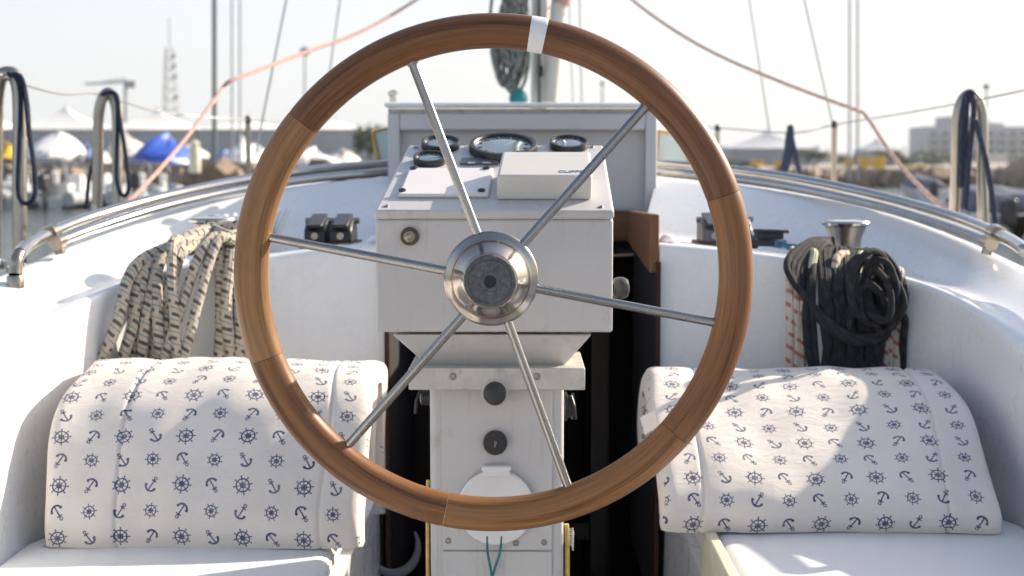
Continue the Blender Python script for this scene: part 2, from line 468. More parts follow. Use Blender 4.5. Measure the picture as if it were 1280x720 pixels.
# cabin below, seen only as darkness through the companionway
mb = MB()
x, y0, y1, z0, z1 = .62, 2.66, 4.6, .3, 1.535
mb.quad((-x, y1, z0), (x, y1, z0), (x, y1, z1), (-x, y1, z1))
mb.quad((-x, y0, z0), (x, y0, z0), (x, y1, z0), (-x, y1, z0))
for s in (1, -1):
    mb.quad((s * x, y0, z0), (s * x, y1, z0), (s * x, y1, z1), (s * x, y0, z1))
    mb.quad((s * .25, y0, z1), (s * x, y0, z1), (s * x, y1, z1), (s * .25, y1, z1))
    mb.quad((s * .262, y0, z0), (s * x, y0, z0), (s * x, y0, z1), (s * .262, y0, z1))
for s in (1, -1): mb.quad((s * .2465, 2.63, .9), (s * .2465, 3.19, .9), (s * .2465, 3.19, 1.59), (s * .2465, 2.63, 1.59))  # near-black sheets over the coaming ends, standing in for the opening's shade
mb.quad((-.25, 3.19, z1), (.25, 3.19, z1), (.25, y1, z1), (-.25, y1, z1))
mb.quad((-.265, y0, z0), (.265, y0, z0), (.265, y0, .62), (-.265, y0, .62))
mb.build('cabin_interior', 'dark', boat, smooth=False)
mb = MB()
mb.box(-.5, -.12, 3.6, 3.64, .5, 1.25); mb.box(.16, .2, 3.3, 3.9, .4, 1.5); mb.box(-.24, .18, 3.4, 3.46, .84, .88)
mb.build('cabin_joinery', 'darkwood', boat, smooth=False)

# companionway timber
mb = MB()
mb.box(-.247, .247, 3.155, 3.185, 1.572, 1.640)
mb.build('washboard', 'teak', boat, bevel=.004)
for s in (1, -1):
    mb = MB()
    xs = (s * .249, s * .231)
    pr = [(2.615, 1.652), (2.615, 1.545), (3.15, 1.570), (3.15, 1.640)]
    mb.prism([Vector((xs[0], a, b)) for a, b in pr], (xs[1] - xs[0], 0, 0))
    mb.build('companionway_board', 'teak', boat, bevel=.003)
    mb = MB(); mb.box(s * .247 - .004, s * .247 + .004, 2.60, 2.624, .63, 1.565); mb.build('companionway_jamb', 'jambwood', boat)
    mb = MB()
    p = catmull([(s * .258, 2.66, 1.588), (s * .262, 2.655, 1.604), (s * .274, 2.66, 1.604), (s * .288, 2.67, 1.590)], 5)
    mb.tube(p, .008, 10); mb.build('coaming_lip', 'gel', boat)

# sliding hatch garage
mb = MB()
mb.box(-.294, .294, 3.205, 6.2, 1.600, 1.862)
mb.build('hatch_garage', plain('garage_paint', (.47, .465, .465), .5, 0, .04, 6, .05, 60), boat, bevel=.008)
mb = MB()
mb.box(-.302, .302, 3.17, 3.25, 1.8655, 1.8745)
mb.build('garage_lip', 'gel', boat, bevel=.003)
mb = MB(); mb.box(-.296, .296, 3.196, 3.203, 1.852, 1.8625); mb.build('weather_strip', 'galv', boat)
mb = MB()
for a, b, c, d in ((-.296, -.270, 1.602, 1.852), (.270, .296, 1.602, 1.852), (-.270, .270, 1.815, 1.852)):
    mb.box(a, b, 3.180, 3.203, c, d)
mb.build('garage_frame', plain('frame_paint', (.52, .52, .53), .45, 0, .04, 6), boat, bevel=.004)
mb = MB(); mb.box(-.9, .9, 3.4, 6.0, 1.602, 1.66); mb.build('cabin_roof', 'gel', boat, bevel=.02, segs=3)
mb = MB(); mb.box(-.88, -.85, 3.42, 5.98, 1.3, 1.600); mb.box(.85, .88, 3.42, 5.98, 1.3, 1.600); mb.box(-.845, .845, 5.93, 5.97, 1.3, 1.600); mb.build('cabin_side', 'gel', boat)
# small fitting on the left corner of the lip
mb = MB(); mb.lathe([(.008, 0), (.008, .012), (.012, .014), (.012, .022), (.004, .026)], (-.285, 3.2, 1.878), seg=12); mb.build('lip_stud', 'chrome', boat)

# louvred ventilator plate on the left coaming, behind the ropes
mb = MB()
A, B = at(262, 300, 2.93), at(352, 312, 2.93)
for k in range(9):
    c = at(262 + k * 11.2, 292 - k * 1.3, 2.90 + .015 * k)
    mb.obox(c, .007, .03, .080, Matrix.Rotation(R(24), 3, 'Y'))
mb.obox(at(307, 300, 2.95), .17, .02, .008)
mb.build('louvre_vent', 'gel', boat, bevel=.002)

# pale board edging the right seat
mb = MB(); mb.hexa([(.262, .9, 1.10), (.278, .9, 1.10), (.278, 2.06, 1.10), (.262, 2.06, 1.10), (.262, .9, 1.219), (.279, .9, 1.220), (.279, 2.05, 1.220), (.262, 2.05, 1.219)])
mb.build('seat_edge_board', plain('aged_cream_paint', (.62, .60, .46), .5, 0, .08, 20, .1, 100), boat, bevel=.004)

# coachroof fittings ahead of the garage
for px in (630, 717):
    mb = MB(); c = at(px, 127, 5.2)
    mb.lathe([(.055, 0), (.055, .008), (.045, .022), (.02, .032), (.002, .034)], (c.x, 5.2, 1.862), seg=20)
    o = mb.build('deck_vent', plain('dark_vent', (.10, .10, .11), .4), boat)

# side windows of the spray screen: pale clear cloth edged in gold
winm = plain('window_cloth', (.50, .60, .60), .25, 0, .08, 5, .1, 12, .4)
goldm = plain('gold_binding', (.50, .30, .10), .6, 0, .15, 30)
for pts in ([(466, 165), (492, 158), (494, 206), (474, 206)], [(822, 164), (850, 168), (862, 206), (820, 206)]):
    ps = [at(a, b, 3.75 + .0 * a) for a, b in pts]
    mb = MB(); mb.prism(ps, (0, .006, 0)); w = mb.build('spray_window', winm, boat)
    mb = MB(); mb.tube(ps, .007, 8, closed=True); mb.build('binding', goldm, w)

# vinyl seat cushions
def seat_cushion(s, label):
    mb = MB()
    x0, x1 = .275, .745
    prof = []
    def rect(y, ins=0):
        a, b = x0 + ins, x1 + (0 if y < 2.1 else -.02) - ins
        z0, z1 = 1.142 + ins * .3, (1.214 if s > 0 else 1.183) - ins * .6
        q = []
        r = .02
        for cxx, czz, a0 in ((b - r, z1 - r, 0), (a + r, z1 - r, 90), (a + r, z0 + r, 180), (b - r, z0 + r, 270)):
            for k in range(5):
                t = R(a0 + 22.5 * k); q.append(Vector((cxx + r * math.cos(t), y, czz + r * math.sin(t))))
        n = 10
        top = []
        i0 = 4
        # crown the top slightly
        out_ = []
        for i, p in enumerate(q):
            out_.append(p)
            if i == 4:
                for k in range(1, n):
                    t = k / n; pp = p.lerp(q[5], t); pp.z += .003 * math.sin(PI * t); out_.append(pp)
        return [Vector((s * p.x, p.y, p.z)) for p in out_]
    ys = [.9, .905, .92] + [.95 + .06 * k for k in range(23)] + [2.30, 2.315, 2.32]
    ins = [.02, .008, .002] + [0] * 23 + [.002, .008, .02]
    mb.loft([rect(y, i) for y, i in zip(ys, ins)], closed_u=True, cap=True)
    o = mb.build('seat_cushion', 'vinyl', None, (s * .5, 1.6, 1.158), angle=50)
    tag(o, label, 'seat cushion', 'white vinyl seat cushions')
    mb = MB()
    mb.tube([(s * .2775, y, 1.2015 if s > 0 else 1.1705) for y in (.92, 1.4, 1.9, 2.3)], .0022, 6)
    p = mb.build('piping', 'vinyl', o); 
    # root is a mesh object: keep local coordinates
    return o
seat_cushion(-1, 'white vinyl seat cushion under the folded mattress lit by the sun')
seat_cushion(1, 'white vinyl seat cushion in shade beside the pale cream edging board')

# ================================================================== folded printed mattresses
def folded(label, prof, x0f, x1f, seams, seed, depth_back, thick, skew=0):
    """prof: (Y, z) of the outer face from its foot at the front, up and over the top; a second run forms the layer folded inside"""
    rnd = random.Random(seed)
    top = catmull([(0, a, b) for a, b in prof], 8)
    # outer run continued down the back
    yb = depth_back
    zt = top[-1].z; z_low = prof[0][1]
    back = catmull([top[-1], (0, yb + .03, zt - .02), (0, yb + .04, zt - .07), (0, yb + .04, z_low + .03), (0, yb + .03, z_low + .002)], 6)[1:]
    outer = top + back
    def offset(path, d):
        o = []
        for i, p in enumerate(path):
            a = path[max(i - 1, 0)]; b = path[min(i + 1, len(path) - 1)]
            t = (b - a).normalized(); nrm = Vector((0, t.z, -t.y))   # inward
            o.append(p + nrm * d)
        return o
    root = thing('folded_mattress', label, 'mattress', ((x0f + x1f) / 2, prof[0][0], prof[0][1]), 'folded mattresses printed with anchors')
    NX = 210
    def layer(name, path, d0, d1, ix0, ix1, amp, voff):
        P0 = offset(path, d0); P1 = offset(path, d1)
        ln = [0]
        for i in range(1, len(P0)): ln.append(ln[-1] + (path[i] - path[i - 1]).length)
        K = len(P0)
        mid = [P0[-1].lerp(P1[-1], t) for t in (.33, .67)]
        mid0 = [P1[0].lerp(P0[0], t) for t in (.33, .67)]
        ring = P0 + mid + P1[::-1] + mid0
        lr = ln + [ln[-1] + .01, ln[-1] + .02] + ln[::-1] + [-.02, -.01]
        cen = sum(ring, Vector()) / len(ring)
        rows = []; us = []
        W = x1f - x0f
        ph = [rnd.uniform(0, 6) for _ in range(8)]
        for i in range(NX + 1):
            t = i / NX
            # denser columns at the ends for a rounded edge
            tt = t
            x = (x0f + ix0) + (W - ix0 + ix1) * tt
            e = min(tt, 1 - tt) * W
            rim = 1 - math.sqrt(max(0, 1 - max(0, 1 - e / .02) ** 2)) if e < .02 else 0
            row = []
            for k, p in enumerate(ring):
                q = p.copy()
                q += ( (P0[min(k, K - 1)] + P1[min(k, K - 1)]) * .5 - q) * rim * .55 if k < K else Vector((0, 0, 0))
                if k < K:
                    s_ = lr[k]
                    a = path[max(k - 1, 0)]; b = path[min(k + 1, K - 1)]
                    tg = (b - a).normalized(); nr = Vector((0, -tg.z, tg.y))
                    wv = amp * (.5 * math.sin(x * 17 + ph[0] + s_ * 5) + .4 * math.sin(s_ * 22 + ph[1] + x * 6) + .35 * math.sin(x * 41 + s_ * 18 + ph[2]) + .25 * math.sin(x * 73 - s_ * 31 + ph[3]))
                    for sx in seams:
                        dx = x - (sx + skew * (s_ - .15))
                        wv -= .0036 * math.exp(-(dx / .0028) ** 2)
                        wv += .0004 * math.exp(-((abs(dx) - .02) / .02) ** 2)
                    # hem lifts a little
                    if s_ < .03: wv -= .006 * (1 - s_ / .03) ** 2
                    q += nr * wv
                    q.x = 0
                zz = q.z
                q.x = x + .006 * math.sin(s_ * 20 + ph[4]) * (2 * t - 1) if k < K else x
                row.append(q)
            rows.append(row); us.append(x)
        m_ = MB(); RK = len(ring)
        m_.loft(rows, closed_u=True, cap=True, uvf=lambda i, k: (us[i] + 2, (lr[k % RK]) + voff))
        return m_.build(name, 'cloth', root, angle=50)
    layer('outer_layer', outer, .002, thick, 0, 0, .0036, 1.0225)
    inner = offset(outer, thick + .004)
    inner = [p for p in inner]
    layer('inner_layer', inner, 0, thick * .85, .012, -.012, .001, 1.35)
    return root

zl = 1.216
ml = folded('printed mattress folded on the left seat, evenly sunlit, below the speckled ropes',
       [(2.050, 1.185), (2.050, 1.235), (2.080, 1.295), (2.118, 1.348), (2.168, 1.393), (2.235, 1.420), (2.32, 1.430)],
       -.703, -.233, [-.595, -.292], 3, 2.375, .040, skew=.0)
mr = folded('printed mattress folded on the right seat, dappled with shade, below the black rope',
       [(2.022, zl), (2.018, zl + .03), (2.036, zl + .058), (2.09, zl + .095), (2.16, zl + .132), (2.225, zl + .164), (2.30, zl + .187), (2.37, zl + .193)],
       .200, .688, [.262, .618], 11, 2.375, .040, skew=.06)
# white care tag at the open end of the right one
mb = MB()
a, b, c, d = at(800, 522, 2.14), at(818, 513, 2.12), at(823, 532, 2.11), at(806, 544, 2.13)
mb.prism([a, b, c, d], (0, .001, 0)); mb.build('care_tag', 'tape', mr)

# ================================================================== STEERING WHEEL
WY = 1.72
WC = at(616.5, 345, WY)
k = WY / FPX
wheel = thing('helm', 'wooden rimmed steering wheel with six steel spokes in front of the white console', 'steering wheel', WC)
RC, RT = 304 * k, 21.3 * k
seams = [19.4, 79.6, 141, 200, 258.5, 319]
wd = [WOODS[0], WOODS[1], WOODS[2], WOODS[3], WOODS[4], WOODS[5]]
order = [5, 0, 1, 2, 3, 4]
for si in range(6):
    a0, a1 = seams[si], seams[(si + 1) % 6]
    if a1 < a0: a1 += 360
    g = .045
    N = 44; SEG = 28
    mb = MB(); n0 = 0
    rows = []
    for i in range(N + 1):
        t = i / N
        a = R(a0 + g + (a1 - a0 - 2 * g) * t)
        c = WC + Vector((math.cos(a), 0, math.sin(a))) * RC
        rd = Vector((math.cos(a), 0, math.sin(a)))
        row = []
        for q in range(SEG):
            b = 2 * PI * q / SEG
            rr = RT * (1 + .02 * math.cos(2 * b)) * (1 + .004 * math.sin(a * 9 + si))
            if i in (0, N): rr *= .985
            row.append(c + (rd * math.cos(b) + Vector((0, -1, 0)) * math.sin(b)) * rr)
        rows.append(row)
    arc = R(a1 - a0) * RC
    mb.loft(rows, closed_u=True, cap=True, uvf=lambda i, q: (q / SEG * 2 * PI * RT, i / N * arc))
    mb.build('rim_segment', wd[order[si]], wheel, angle=50)
# tape band
mb = MB(); rows = []
for i in range(9):
    a = R(77.7 + i * .47)
    c = WC + Vector((math.cos(a), 0, math.sin(a))) * RC; rd = Vector((math.cos(a), 0, math.sin(a)))
    rr = RT * 1.03 if 0 < i < 8 else RT * 1.012
    rows.append([c + (rd * math.cos(2 * PI * q / 32) * 1.02 + Vector((0, -1, 0)) * math.sin(2 * PI * q / 32)) * rr for q in range(32)])
mb.loft(rows, closed_u=True); mb.build('tape_band', 'tape', wheel, angle=60)
HB = at(613.8, 348, 1.705)
for (a, b) in (((515, 77), (597, 293)), ((808, 132), (655, 304)), ((898, 404), (672, 361)), ((712, 614), (637, 408)), ((430, 562), (577, 397)), ((333, 296), (556, 338))):
    pa = at(a[0], a[1], WY); pb = at(b[0], b[1], 1.706)
    dd = (pa - pb).normalized()
    mb = MB(); mb.tube([pb - dd * .008, pb.lerp(pa, .5), pa + dd * .01], .0056, 16)
    sp = mb.build('spoke', 'spoke', wheel)
    mb = MB(); mb.tube([pa - dd * .004, pa + dd * .001], .0068, 16); mb.build('ferrule', 'screw', sp)
mb = MB()
mb.lathe([(.018, -.03), (.054, -.014), (.0565, -.008), (.0570, 0), (.0560, .004), (.0535, .006), (.0515, .007), (.0490, .0085), (.0445, .013), (.0395, .021), (.0355, .030), (.033, .036), (.0315, .038)], HB, (0, -1, 0), 64)
mb.build('hub', 'hubsteel', wheel, angle=40)
mb = MB()
c2 = HB + Vector((0, -.038, 0))
mb.lathe([(.031, -.004), (.0308, .004), (.0295, .0062), (.026, .0064), (.0258, .0058), (.0245, .0058), (.0243, .0066), (.0125, .0066), (.0115, .0058), (.0085, .0058), (.0072, .0050), (.0072, -.02)], c2, (0, -1, 0), 56)
mb.build('hub_cap', 'rubber', wheel, angle=25)
mb = MB(); mb.lathe([(.0070, 0), (.0070, .0035), (.0001, .0035)], c2, (0, -1, 0), 20); mb.build('bore_shade_disc', 'dark', wheel)  # near-black disc closing the cap's hole, stands in for the shade inside
mb = MB(); mb.tube([HB + Vector((0, .014, 0)), Vector((HB.x, 1.935, HB.z))], .019, 24); mb.build('shaft', 'galv', wheel)

# ================================================================== STEERING CONSOLE
CY = 1.93
SL = R(20)
PF = at(617, 263.5, CY)
PN = Vector((0, -math.sin(SL), math.cos(SL))); PU = Vector((0, math.cos(SL), math.sin(SL))); PX = Vector((1, 0, 0))
def pan(px, py, off=0): return on_plane(px, py, PF + PN * off, PN)
con = thing('steering_console', 'white box console with dials on a pedestal behind the steering wheel', 'console', (at(620, 416, 2.0).x, 2.05, .62))
zb = at(617, 416, CY).z
FL, FR, BR, BL = pan(467, 263.5), pan(768, 263.5), pan(754, 181), pan(511, 181)
def inset(ps, d):
    c = sum(ps, Vector()) / len(ps)
    return [p + (c - p).normalized() * d for p in ps]
top = [FL, FR, BR, BL]
lo = [p - PN * .0138 for p in inset(top, .0014)]
bot = [Vector((p.x, p.y, zb)) for p in lo]
mb = MB(); mb.hexa(bot + lo); mb.build('housing', 'paint', con, bevel=.0035)
mb = MB(); mb.hexa([p - PN * .0135 for p in top] + top); lid = mb.build('lid', 'paint', con, bevel=.004, segs=3)
for q in ((483, 258), (751, 259), (520, 185), (740, 184)): screw(lid, pan(*q), PN, .0038)
# cover plate
pl = [pan(497, 248), pan(611, 248), pan(617, 214), pan(512, 214)]
mb = MB(); mb.hexa(pl + [p + PN * .006 for p in pl]); plate = mb.build('cover_plate', 'plate', con, bevel=.004, segs=3)
for q in ((503, 243.5), (602, 243.5), (517, 215.5), (608, 215.5)):
    mb = MB(); mb.lathe([(.0052, .006), (.0052, .008), (.003, .0085), (.001, .0072)], pan(*q), PN, 14); mb.build('screw', 'black', plate)
# instrument cover
hb = .036
f0, f1 = pan(621, 250.5), pan(739.5, 250.5)
t0, t1 = pan(628, 189, hb), pan(738, 189, hb)
b0, b1 = t0 - PN * hb, t1 - PN * hb
mb = MB(); mb.hexa([f0, f1, b1, b0, f0 + PN * hb, f1 + PN * hb, t1, t0]); cov = mb.build('instrument_cover', 'cream', con, bevel=.004, segs=3)
text_mesh('lettering', 'CLIPPER', .0115, 'ink', cov, pan(698, 215.5, hb + .0004), PX, PU, .0002)
# gauges
def gauge(px, py, wpx, hgt=.0105):
    c = pan(px, py, hgt * .5); 
    r = wpx / 2 * c.y / FPX
    c = pan(px, py, 0)
    mb = MB()
    mb.lathe([(r * .97, 0), (r, .002), (r, hgt * .7), (r * .97, hgt), (r * .86, hgt), (r * .83, hgt * .8), (r * .83, hgt * .45)], c, PN, 44)
    b = mb.build('gauge', 'black', con, angle=30)
    mb = MB(); mb.lathe([(r * .83, hgt * .4), (r * .83, hgt * .62), (r * .5, hgt * .70), (.001, hgt * .74)], c, PN, 40); mb.build('glass', 'glass', b, angle=60)
    e1 = PX; e2 = PU; zc = c + PN * (hgt * .76); mb = MB()
    for q in range(12):
        a = q * PI / 6 + .2; d = e1 * math.cos(a) + e2 * math.sin(a); n_ = e1 * -math.sin(a) + e2 * math.cos(a)
        mb.prism([zc + d * r * .62 + n_ * r * .012, zc + d * r * .62 - n_ * r * .012, zc + d * r * .74 - n_ * r * .012, zc + d * r * .74 + n_ * r * .012], PN * -.0012)
    a = .9 + px * .01; d = e1 * math.cos(a) + e2 * math.sin(a); n_ = e1 * -math.sin(a) + e2 * math.cos(a)
    mb.prism([zc + n_ * r * .03, zc - n_ * r * .03, zc + d * r * .58], PN * -.001)
    mb.build('dial_marks', 'dialmark', b, smooth=False)
gauge(551, 184, 49); gauge(537.5, 203, 42); gauge(629, 189, 86, .013); gauge(711, 184, 49)
c = [pan(575, 206.5), pan(623, 206.5), pan(623, 200), pan(577, 200)]
mb = MB(); mb.hexa(c + [p + PN * .004 for p in c]); nm = mb.build('name_plate', plain('grey_label', (.10, .11, .12), .4), con, bevel=.001)
mb = MB()
for a, b in ((585, 594), (603, 613)):
    q = [pan(a, 204, .0043), pan(b, 204, .0043), pan(b, 202.3, .0043), pan(a, 202.3, .0043)]
    mb.quad(*q)
mb.build('label_print', 'palemark', nm)
# push button on the front
c = Vector(at(512, 295.5, CY - .0))
mb = MB(); mb.lathe([(.0125, -.003), (.0122, .003), (.0108, .004), (.009, .004)], c, (0, -1, 0), 28); pb = mb.build('push_button', plain('bronze_ring', (.09, .065, .045), .45, .5), con)
mb = MB(); mb.lathe([(.0075, .003), (.0075, .007), (.0055, .0078), (.0045, .0078), (.0045, .013), (.003, .0145)], c, (0, -1, 0), 20); mb.build('button_tip', 'screw', pb)
# side knob
mb = MB(); c = at(760, 360, 2.02)
mb.lathe([(.006, -.01), (.006, .006), (.013, .008), (.0155, .013), (.0155, .022), (.012, .028), (.004, .030)], c, (1, 0, 0), 22)
mb.build('side_knob', plain('worn_knob', (.045, .045, .042), .4, 0, .3, 60), con)
# skirt, bracket, column
a0, a1 = at(490, 418, 1.955), at(740, 418, 1.955); c0, c1 = at(535, 457.5, 1.985), at(705, 457.5, 1.985)
mb = MB(); mb.hexa([(c0.x, 1.985, c0.z), (c1.x, 1.985, c0.z), (c1.x, 2.11, c0.z), (c0.x, 2.11, c0.z), (a0.x, 1.955, a0.z), (a1.x, 1.955, a0.z), (a1.x, 2.14, a0.z), (a0.x, 2.14, a0.z)])
mb.build('skirt', 'paint', con, bevel=.003)
b0, b1 = at(511, 459, 1.955), at(731, 487, 1.955)
mb = MB(); mb.box(b0.x, b1.x, 1.950, 1.956, b1.z, b0.z); mb.box(b0.x, b1.x, 1.957, 2.12, b0.z - .006, b0.z - .0005)
br = mb.build('bracket', 'galv', con, bevel=.0015)
for q in ((566, 470.5), (671, 470.5)): screw(br, at(q[0], q[1], 1.9495), (0, -1, 0), .0052)
p0, p1 = at(537, 480, 1.985), at(705, 480, 1.985)
mb = MB(); mb.box(p0.x, p1.x, 1.985, 2.11, .62, c0.z - .006); mb.build('column', 'paint', con, bevel=.008, segs=3)
q0, q1 = at(552, 487, 1.98), at(690, 688, 1.98)
mb = MB(); mb.box(q0.x, q1.x, 1.9805, 1.9845, q1.z, b1.z + .002); fp = mb.build('switch_panel', 'paint', con, bevel=.001)
mb = MB(); mb.box(q0.x, q1.x, 1.981, 1.9845, .64, q1.z - .002); mb.build('lower_panel', 'paint', con, bevel=.001)
for q in ((560, 676), (680, 678), (645, 679)): screw(fp, at(q[0], q[1], 1.9800), (0, -1, 0), .0042)
mb = MB(); c = at(618.5, 491.5, 1.944); mb.lathe([(.0158, -.03), (.0158, .006), (.0145, .012), (.010, .0155), (.003, .017)], c, (0, -1, 0), 30); mb.build('rubber_button', plain('button_rubber', (.028, .028, .03), .5), con)
mb = MB(); mb.lathe([(.0185, -.030), (.0185, -.004), (.0165, -.003)], c, (0, -1, 0), 30); mb.build('button_collar', 'galv', con)
mb = MB(); c = at(619, 553.5, 1.975); mb.lathe([(.0168, -.008), (.0168, .004), (.0155, .007), (.004, .008)], c, (0, -1, 0), 30); ks = mb.build('key_switch', 'black', con)
mb = MB(); mb.obox(c + Vector((0, -.0085, 0)), .0022, .002, .009); mb.obox(c + Vector((.0012, -.0085, .002)), .0025, .002, .0035); mb.build('keyhole', 'screw', ks)
# round hinged socket cover
c = at(620, 633, 1.978)
mb = MB(); ol = []
rr = 48.5 * 1.978 / FPX
for i in range(48):
    a = 2 * PI * i / 48; zz = math.sin(a) * rr
    ol.append(Vector((c.x + math.cos(a) * rr, c.y, c.z + max(zz, -rr * .985))))
mb.prism(ol, (0, -.011, 0)); sk = mb.build('socket_cover', plain('white_plastic', (.70, .69, .68), .4, 0, .03, 20, .05, 200), con, bevel=.003, segs=3)
h0, h1 = at(604, 583, 1.966), at(637, 595, 1.966)
mb = MB(); mb.box(h0.x, h1.x, 1.962, 1.979, h1.z, h0.z); mb.tube([(h0.x - .002, 1.966, h0.z - .003), (h1.x + .002, 1.966, h0.z - .003)], .004, 10); mb.build('hinge', 'plate', sk, bevel=.001)
# fittings on the column's sides
mb = MB()
c = at(527, 497, 2.04); mb.lathe([(.011, -.004), (.011, .008), (.006, .010)], c + Vector((.008, 0, 0)), (-1, 0, 0), 18)
mb.tube(catmull([at(526, 488, 2.03), at(521, 500, 2.02), at(519, 517, 2.02)], 5), .0022, 8); mb.build('side_cleat', 'black', con)
mb = MB()
c = at(706, 508, 2.04); mb.lathe([(.021, 0), (.021, .003), (.016, .004), (.016, .009), (.019, .010), (.019, .013), (.01, .014)], c, (1, 0, 0), 24)
mb.tube(catmull([at(714, 495, 2.03), at(718, 508, 2.02), at(720, 524, 2.02)], 5), .0018, 8); mb.build('side_switch', 'black', con)
# ropes and cord by the column
def cord(name, pts, r, mat, label, cat='cord', group=None, seg=8, n=8):
    p = catmull(pts, n); m_ = MB(); m_.tube(p, r, seg)
    o = m_.build(name, mat, None, p[0]); tag(o, label, cat, group); return o
cord('cord', [at(609, 670, 1.968), at(609.5, 690, 1.968), at(613.5, 712, 1.968), at(615, 724, 1.968), at(618, 712, 1.968), at(625, 690, 1.968), at(627, 670, 1.968)], .0017, 'teal', 'thin teal cord hanging in a loop below the round socket cover')
cord('rope', [at(535, 600, 2.0), at(534.5, 640, 2.0), at(534.5, 690, 2.0), at(535, 760, 2.0)], .0026, 'yellow', 'yellow line running down the left edge of the console column', 'rope')
cord('rope', [at(708, 655, 2.0), at(709, 690, 2.0), at(708.5, 760, 2.0)], .0036, 'yellow', 'yellow line running down the right edge of the console column', 'rope')
m_ = MB()
for i in range(9):
    a = at(711, 662 + i * 2.5, 1.995); m_.tube([a, a + Vector((.004 + .004 * random.random(), -.003, .003)), a + Vector((.006, -.004, -.006))], .0011, 5)
o = m_.build('frayed_knot', 'cream', None, at(711, 670, 1.995)); tag(o, 'cream frayed rope end beside the lower right column edge', 'rope')
# pale ring in the dark companionway
m_ = MB(); c = at(492, 682, 2.58); pts = []
for i in range(25):
    a = R(-100 + i * 190 / 24 - 60); pts.append(c + Vector((math.cos(a) * .045, .0, math.sin(a) * .052)))
m_.tube(pts, [.002 + .007 * math.sin(PI * i / 24) for i in range(25)], 10)
o = m_.build('pale_hook', plain('grey_plastic', (.15, .155, .18), .5), None, c); tag(o, 'pale crescent shaped hook in the dark companionway low behind the wheel', 'hook')

# ================================================================== HANDRAILS
rail_up = [(812, 205, 3.38), (905, 212, 3.30), (1000, 225, 3.17), (1100, 246, 3.0), (1190, 271, 2.80), (1245, 292, 2.64), (1272, 306, 2.53), (1285, 318, 2.46)]
rail_lo = [(812, 214, 3.30), (905, 222, 3.23), (1000, 236, 3.11), (1100, 258, 2.93), (1185, 284, 2.74), (1236, 303, 2.62)]
upR = catmull([at(*p) for p in rail_up], 10); upR2 = upR[:-6] + catmull([upR[-6], at(1300, 320, 2.46), at(1345, 352, 2.30), at(1375, 385, 2.15)], 6); loR = catmull([at(*p) for p in rail_lo], 10)
def end_fit(p, d): return p
for s, lab in ((1, 'right'), (-1, 'left')):
    up = upR2 if s == 1 else mirror(upR); lo_ = loR if s == 1 else mirror(loR)
    rt = thing('handrail', 'double steel handrail curving along the sunlit coaming beside the water' if s < 0 else 'double steel handrail curving along the shaded coaming above the black rope', 'handrail', up[0], 'steel handrails on the coaming')
    mb = MB(); mb.tube(up, .0118, 14); mb.build('upper_rail', 'steel', rt)
    mb = MB(); mb.tube(lo_, .0098, 14); mb.build('lower_rail', 'steel', rt)
    e = up[-1]; base = e + Vector((0, -.022, -.034))
    mb = MB(); mb.tube(catmull([e, e + Vector((0, -.014, -.010)), base + Vector((0, .004, .012)), base], 5), .0115, 12)
    mb.lathe([(.0145, -.03), (.0145, -.004), (.0125, -.001)], base, (0, 0, 1), 18); mb.build('end_fitting', 'clampm', rt)
    bp = up[50]; q = lo_[-1]
    t = (up[51] - up[49]).normalized()
    mb = MB(); mb.tube([bp - t * .012, bp + t * .012], .0165, 16); mb.tube([bp, q, q + Vector((-.004 * s, .0, -.022))], .0095, 10); mb.tube([q - t * .012, q + t * .012], .0135, 14)
    mb.build('bracket', 'clampm', rt)

# ================================================================== WINCHES
def winch(c, label):
    rt = thing('winch', label, 'winch', c, 'cockpit winches')
    mb = MB()
    mb.lathe([(.048, -.012), (.048, .008), (.040, .012), (.033, .02), (.029, .04), (.030, .058), (.036, .074), (.038, .080)], c, (0, 0, 1), 36)
    mb.build('drum', steel('winch_steel', (.36, .33, .295), .3), rt)
    mb = MB(); mb.lathe([(.037, .080), (.045, .083), (.0465, .087), (.044, .091), (.022, .094), (.012, .094), (.012, .085)], c, (0, 0, 1), 36); mb.build('cap', 'chrome', rt)
    return rt
cw = at(1056, 336, 2.72); winch(cw, 'steel winch wrapped in black rope on the right ledge')
cw2 = at(268, 332, 2.72); winch(cw2, 'steel winch hung with speckled ropes on the left ledge')

# ================================================================== ROPES
def ledge_point(px, lift):   # a point just over the rounded front edge of the ledge, for a given pixel column
    best = None
    for src in (EB, mirror(EB)):
        for p in src:
            q = 653 + FPX * p.x / p.y
            if best is None or abs(q - px) < best[0]: best = (abs(q - px), p)
    p = best[1]
    return Vector((p.x, p.y - .006 - lift, p.z + lift * .7))
def hang(bundle, start, pe, pb, r, rnd, ret=None):
    """one bight: from start, over the ledge edge, down, and back up"""
    e = ledge_point(pe, r * rnd.uniform(1, 2.2)); w = Vector((0, -.03, 0))
    lf = rnd.uniform(.0, .04)
    b = Vector(((pb - 653) / FPX * 2.5, e.y - .02 - lf, 1.36 + rnd.uniform(-.03, .03)))
    e2 = ledge_point(ret if ret is not None else pe + rnd.uniform(8, 16), r * rnd.uniform(1, 2.4))
    b2 = Vector((b.x + rnd.uniform(.018, .04), e2.y - .02 - lf, b.z))
    pts = [start, start.lerp(e, .6) + Vector((0, 0, .012)), e, e.lerp(b, .5) + Vector((rnd.uniform(-.012, .012), -.012 - rnd.uniform(0, .02), 0)), b, (b + b2) / 2 + Vector((0, 0, -.022)), b2,
           e2.lerp(b2, .5) + Vector((rnd.uniform(-.014, .014), -.012 - rnd.uniform(0, .02), 0)), e2, start.lerp(e2, .6) + Vector((.01, 0, .012)), start + Vector((.012, .01, 0))]
    bundle.tube(catmull(pts, 7), r, 9)
rnd = random.Random(5)
rb = MB(); s0 = at(262, 296, 2.62)
spec = [(166, 134), (184, 158), (200, 180), (218, 198), (284, 270), (298, 290)]
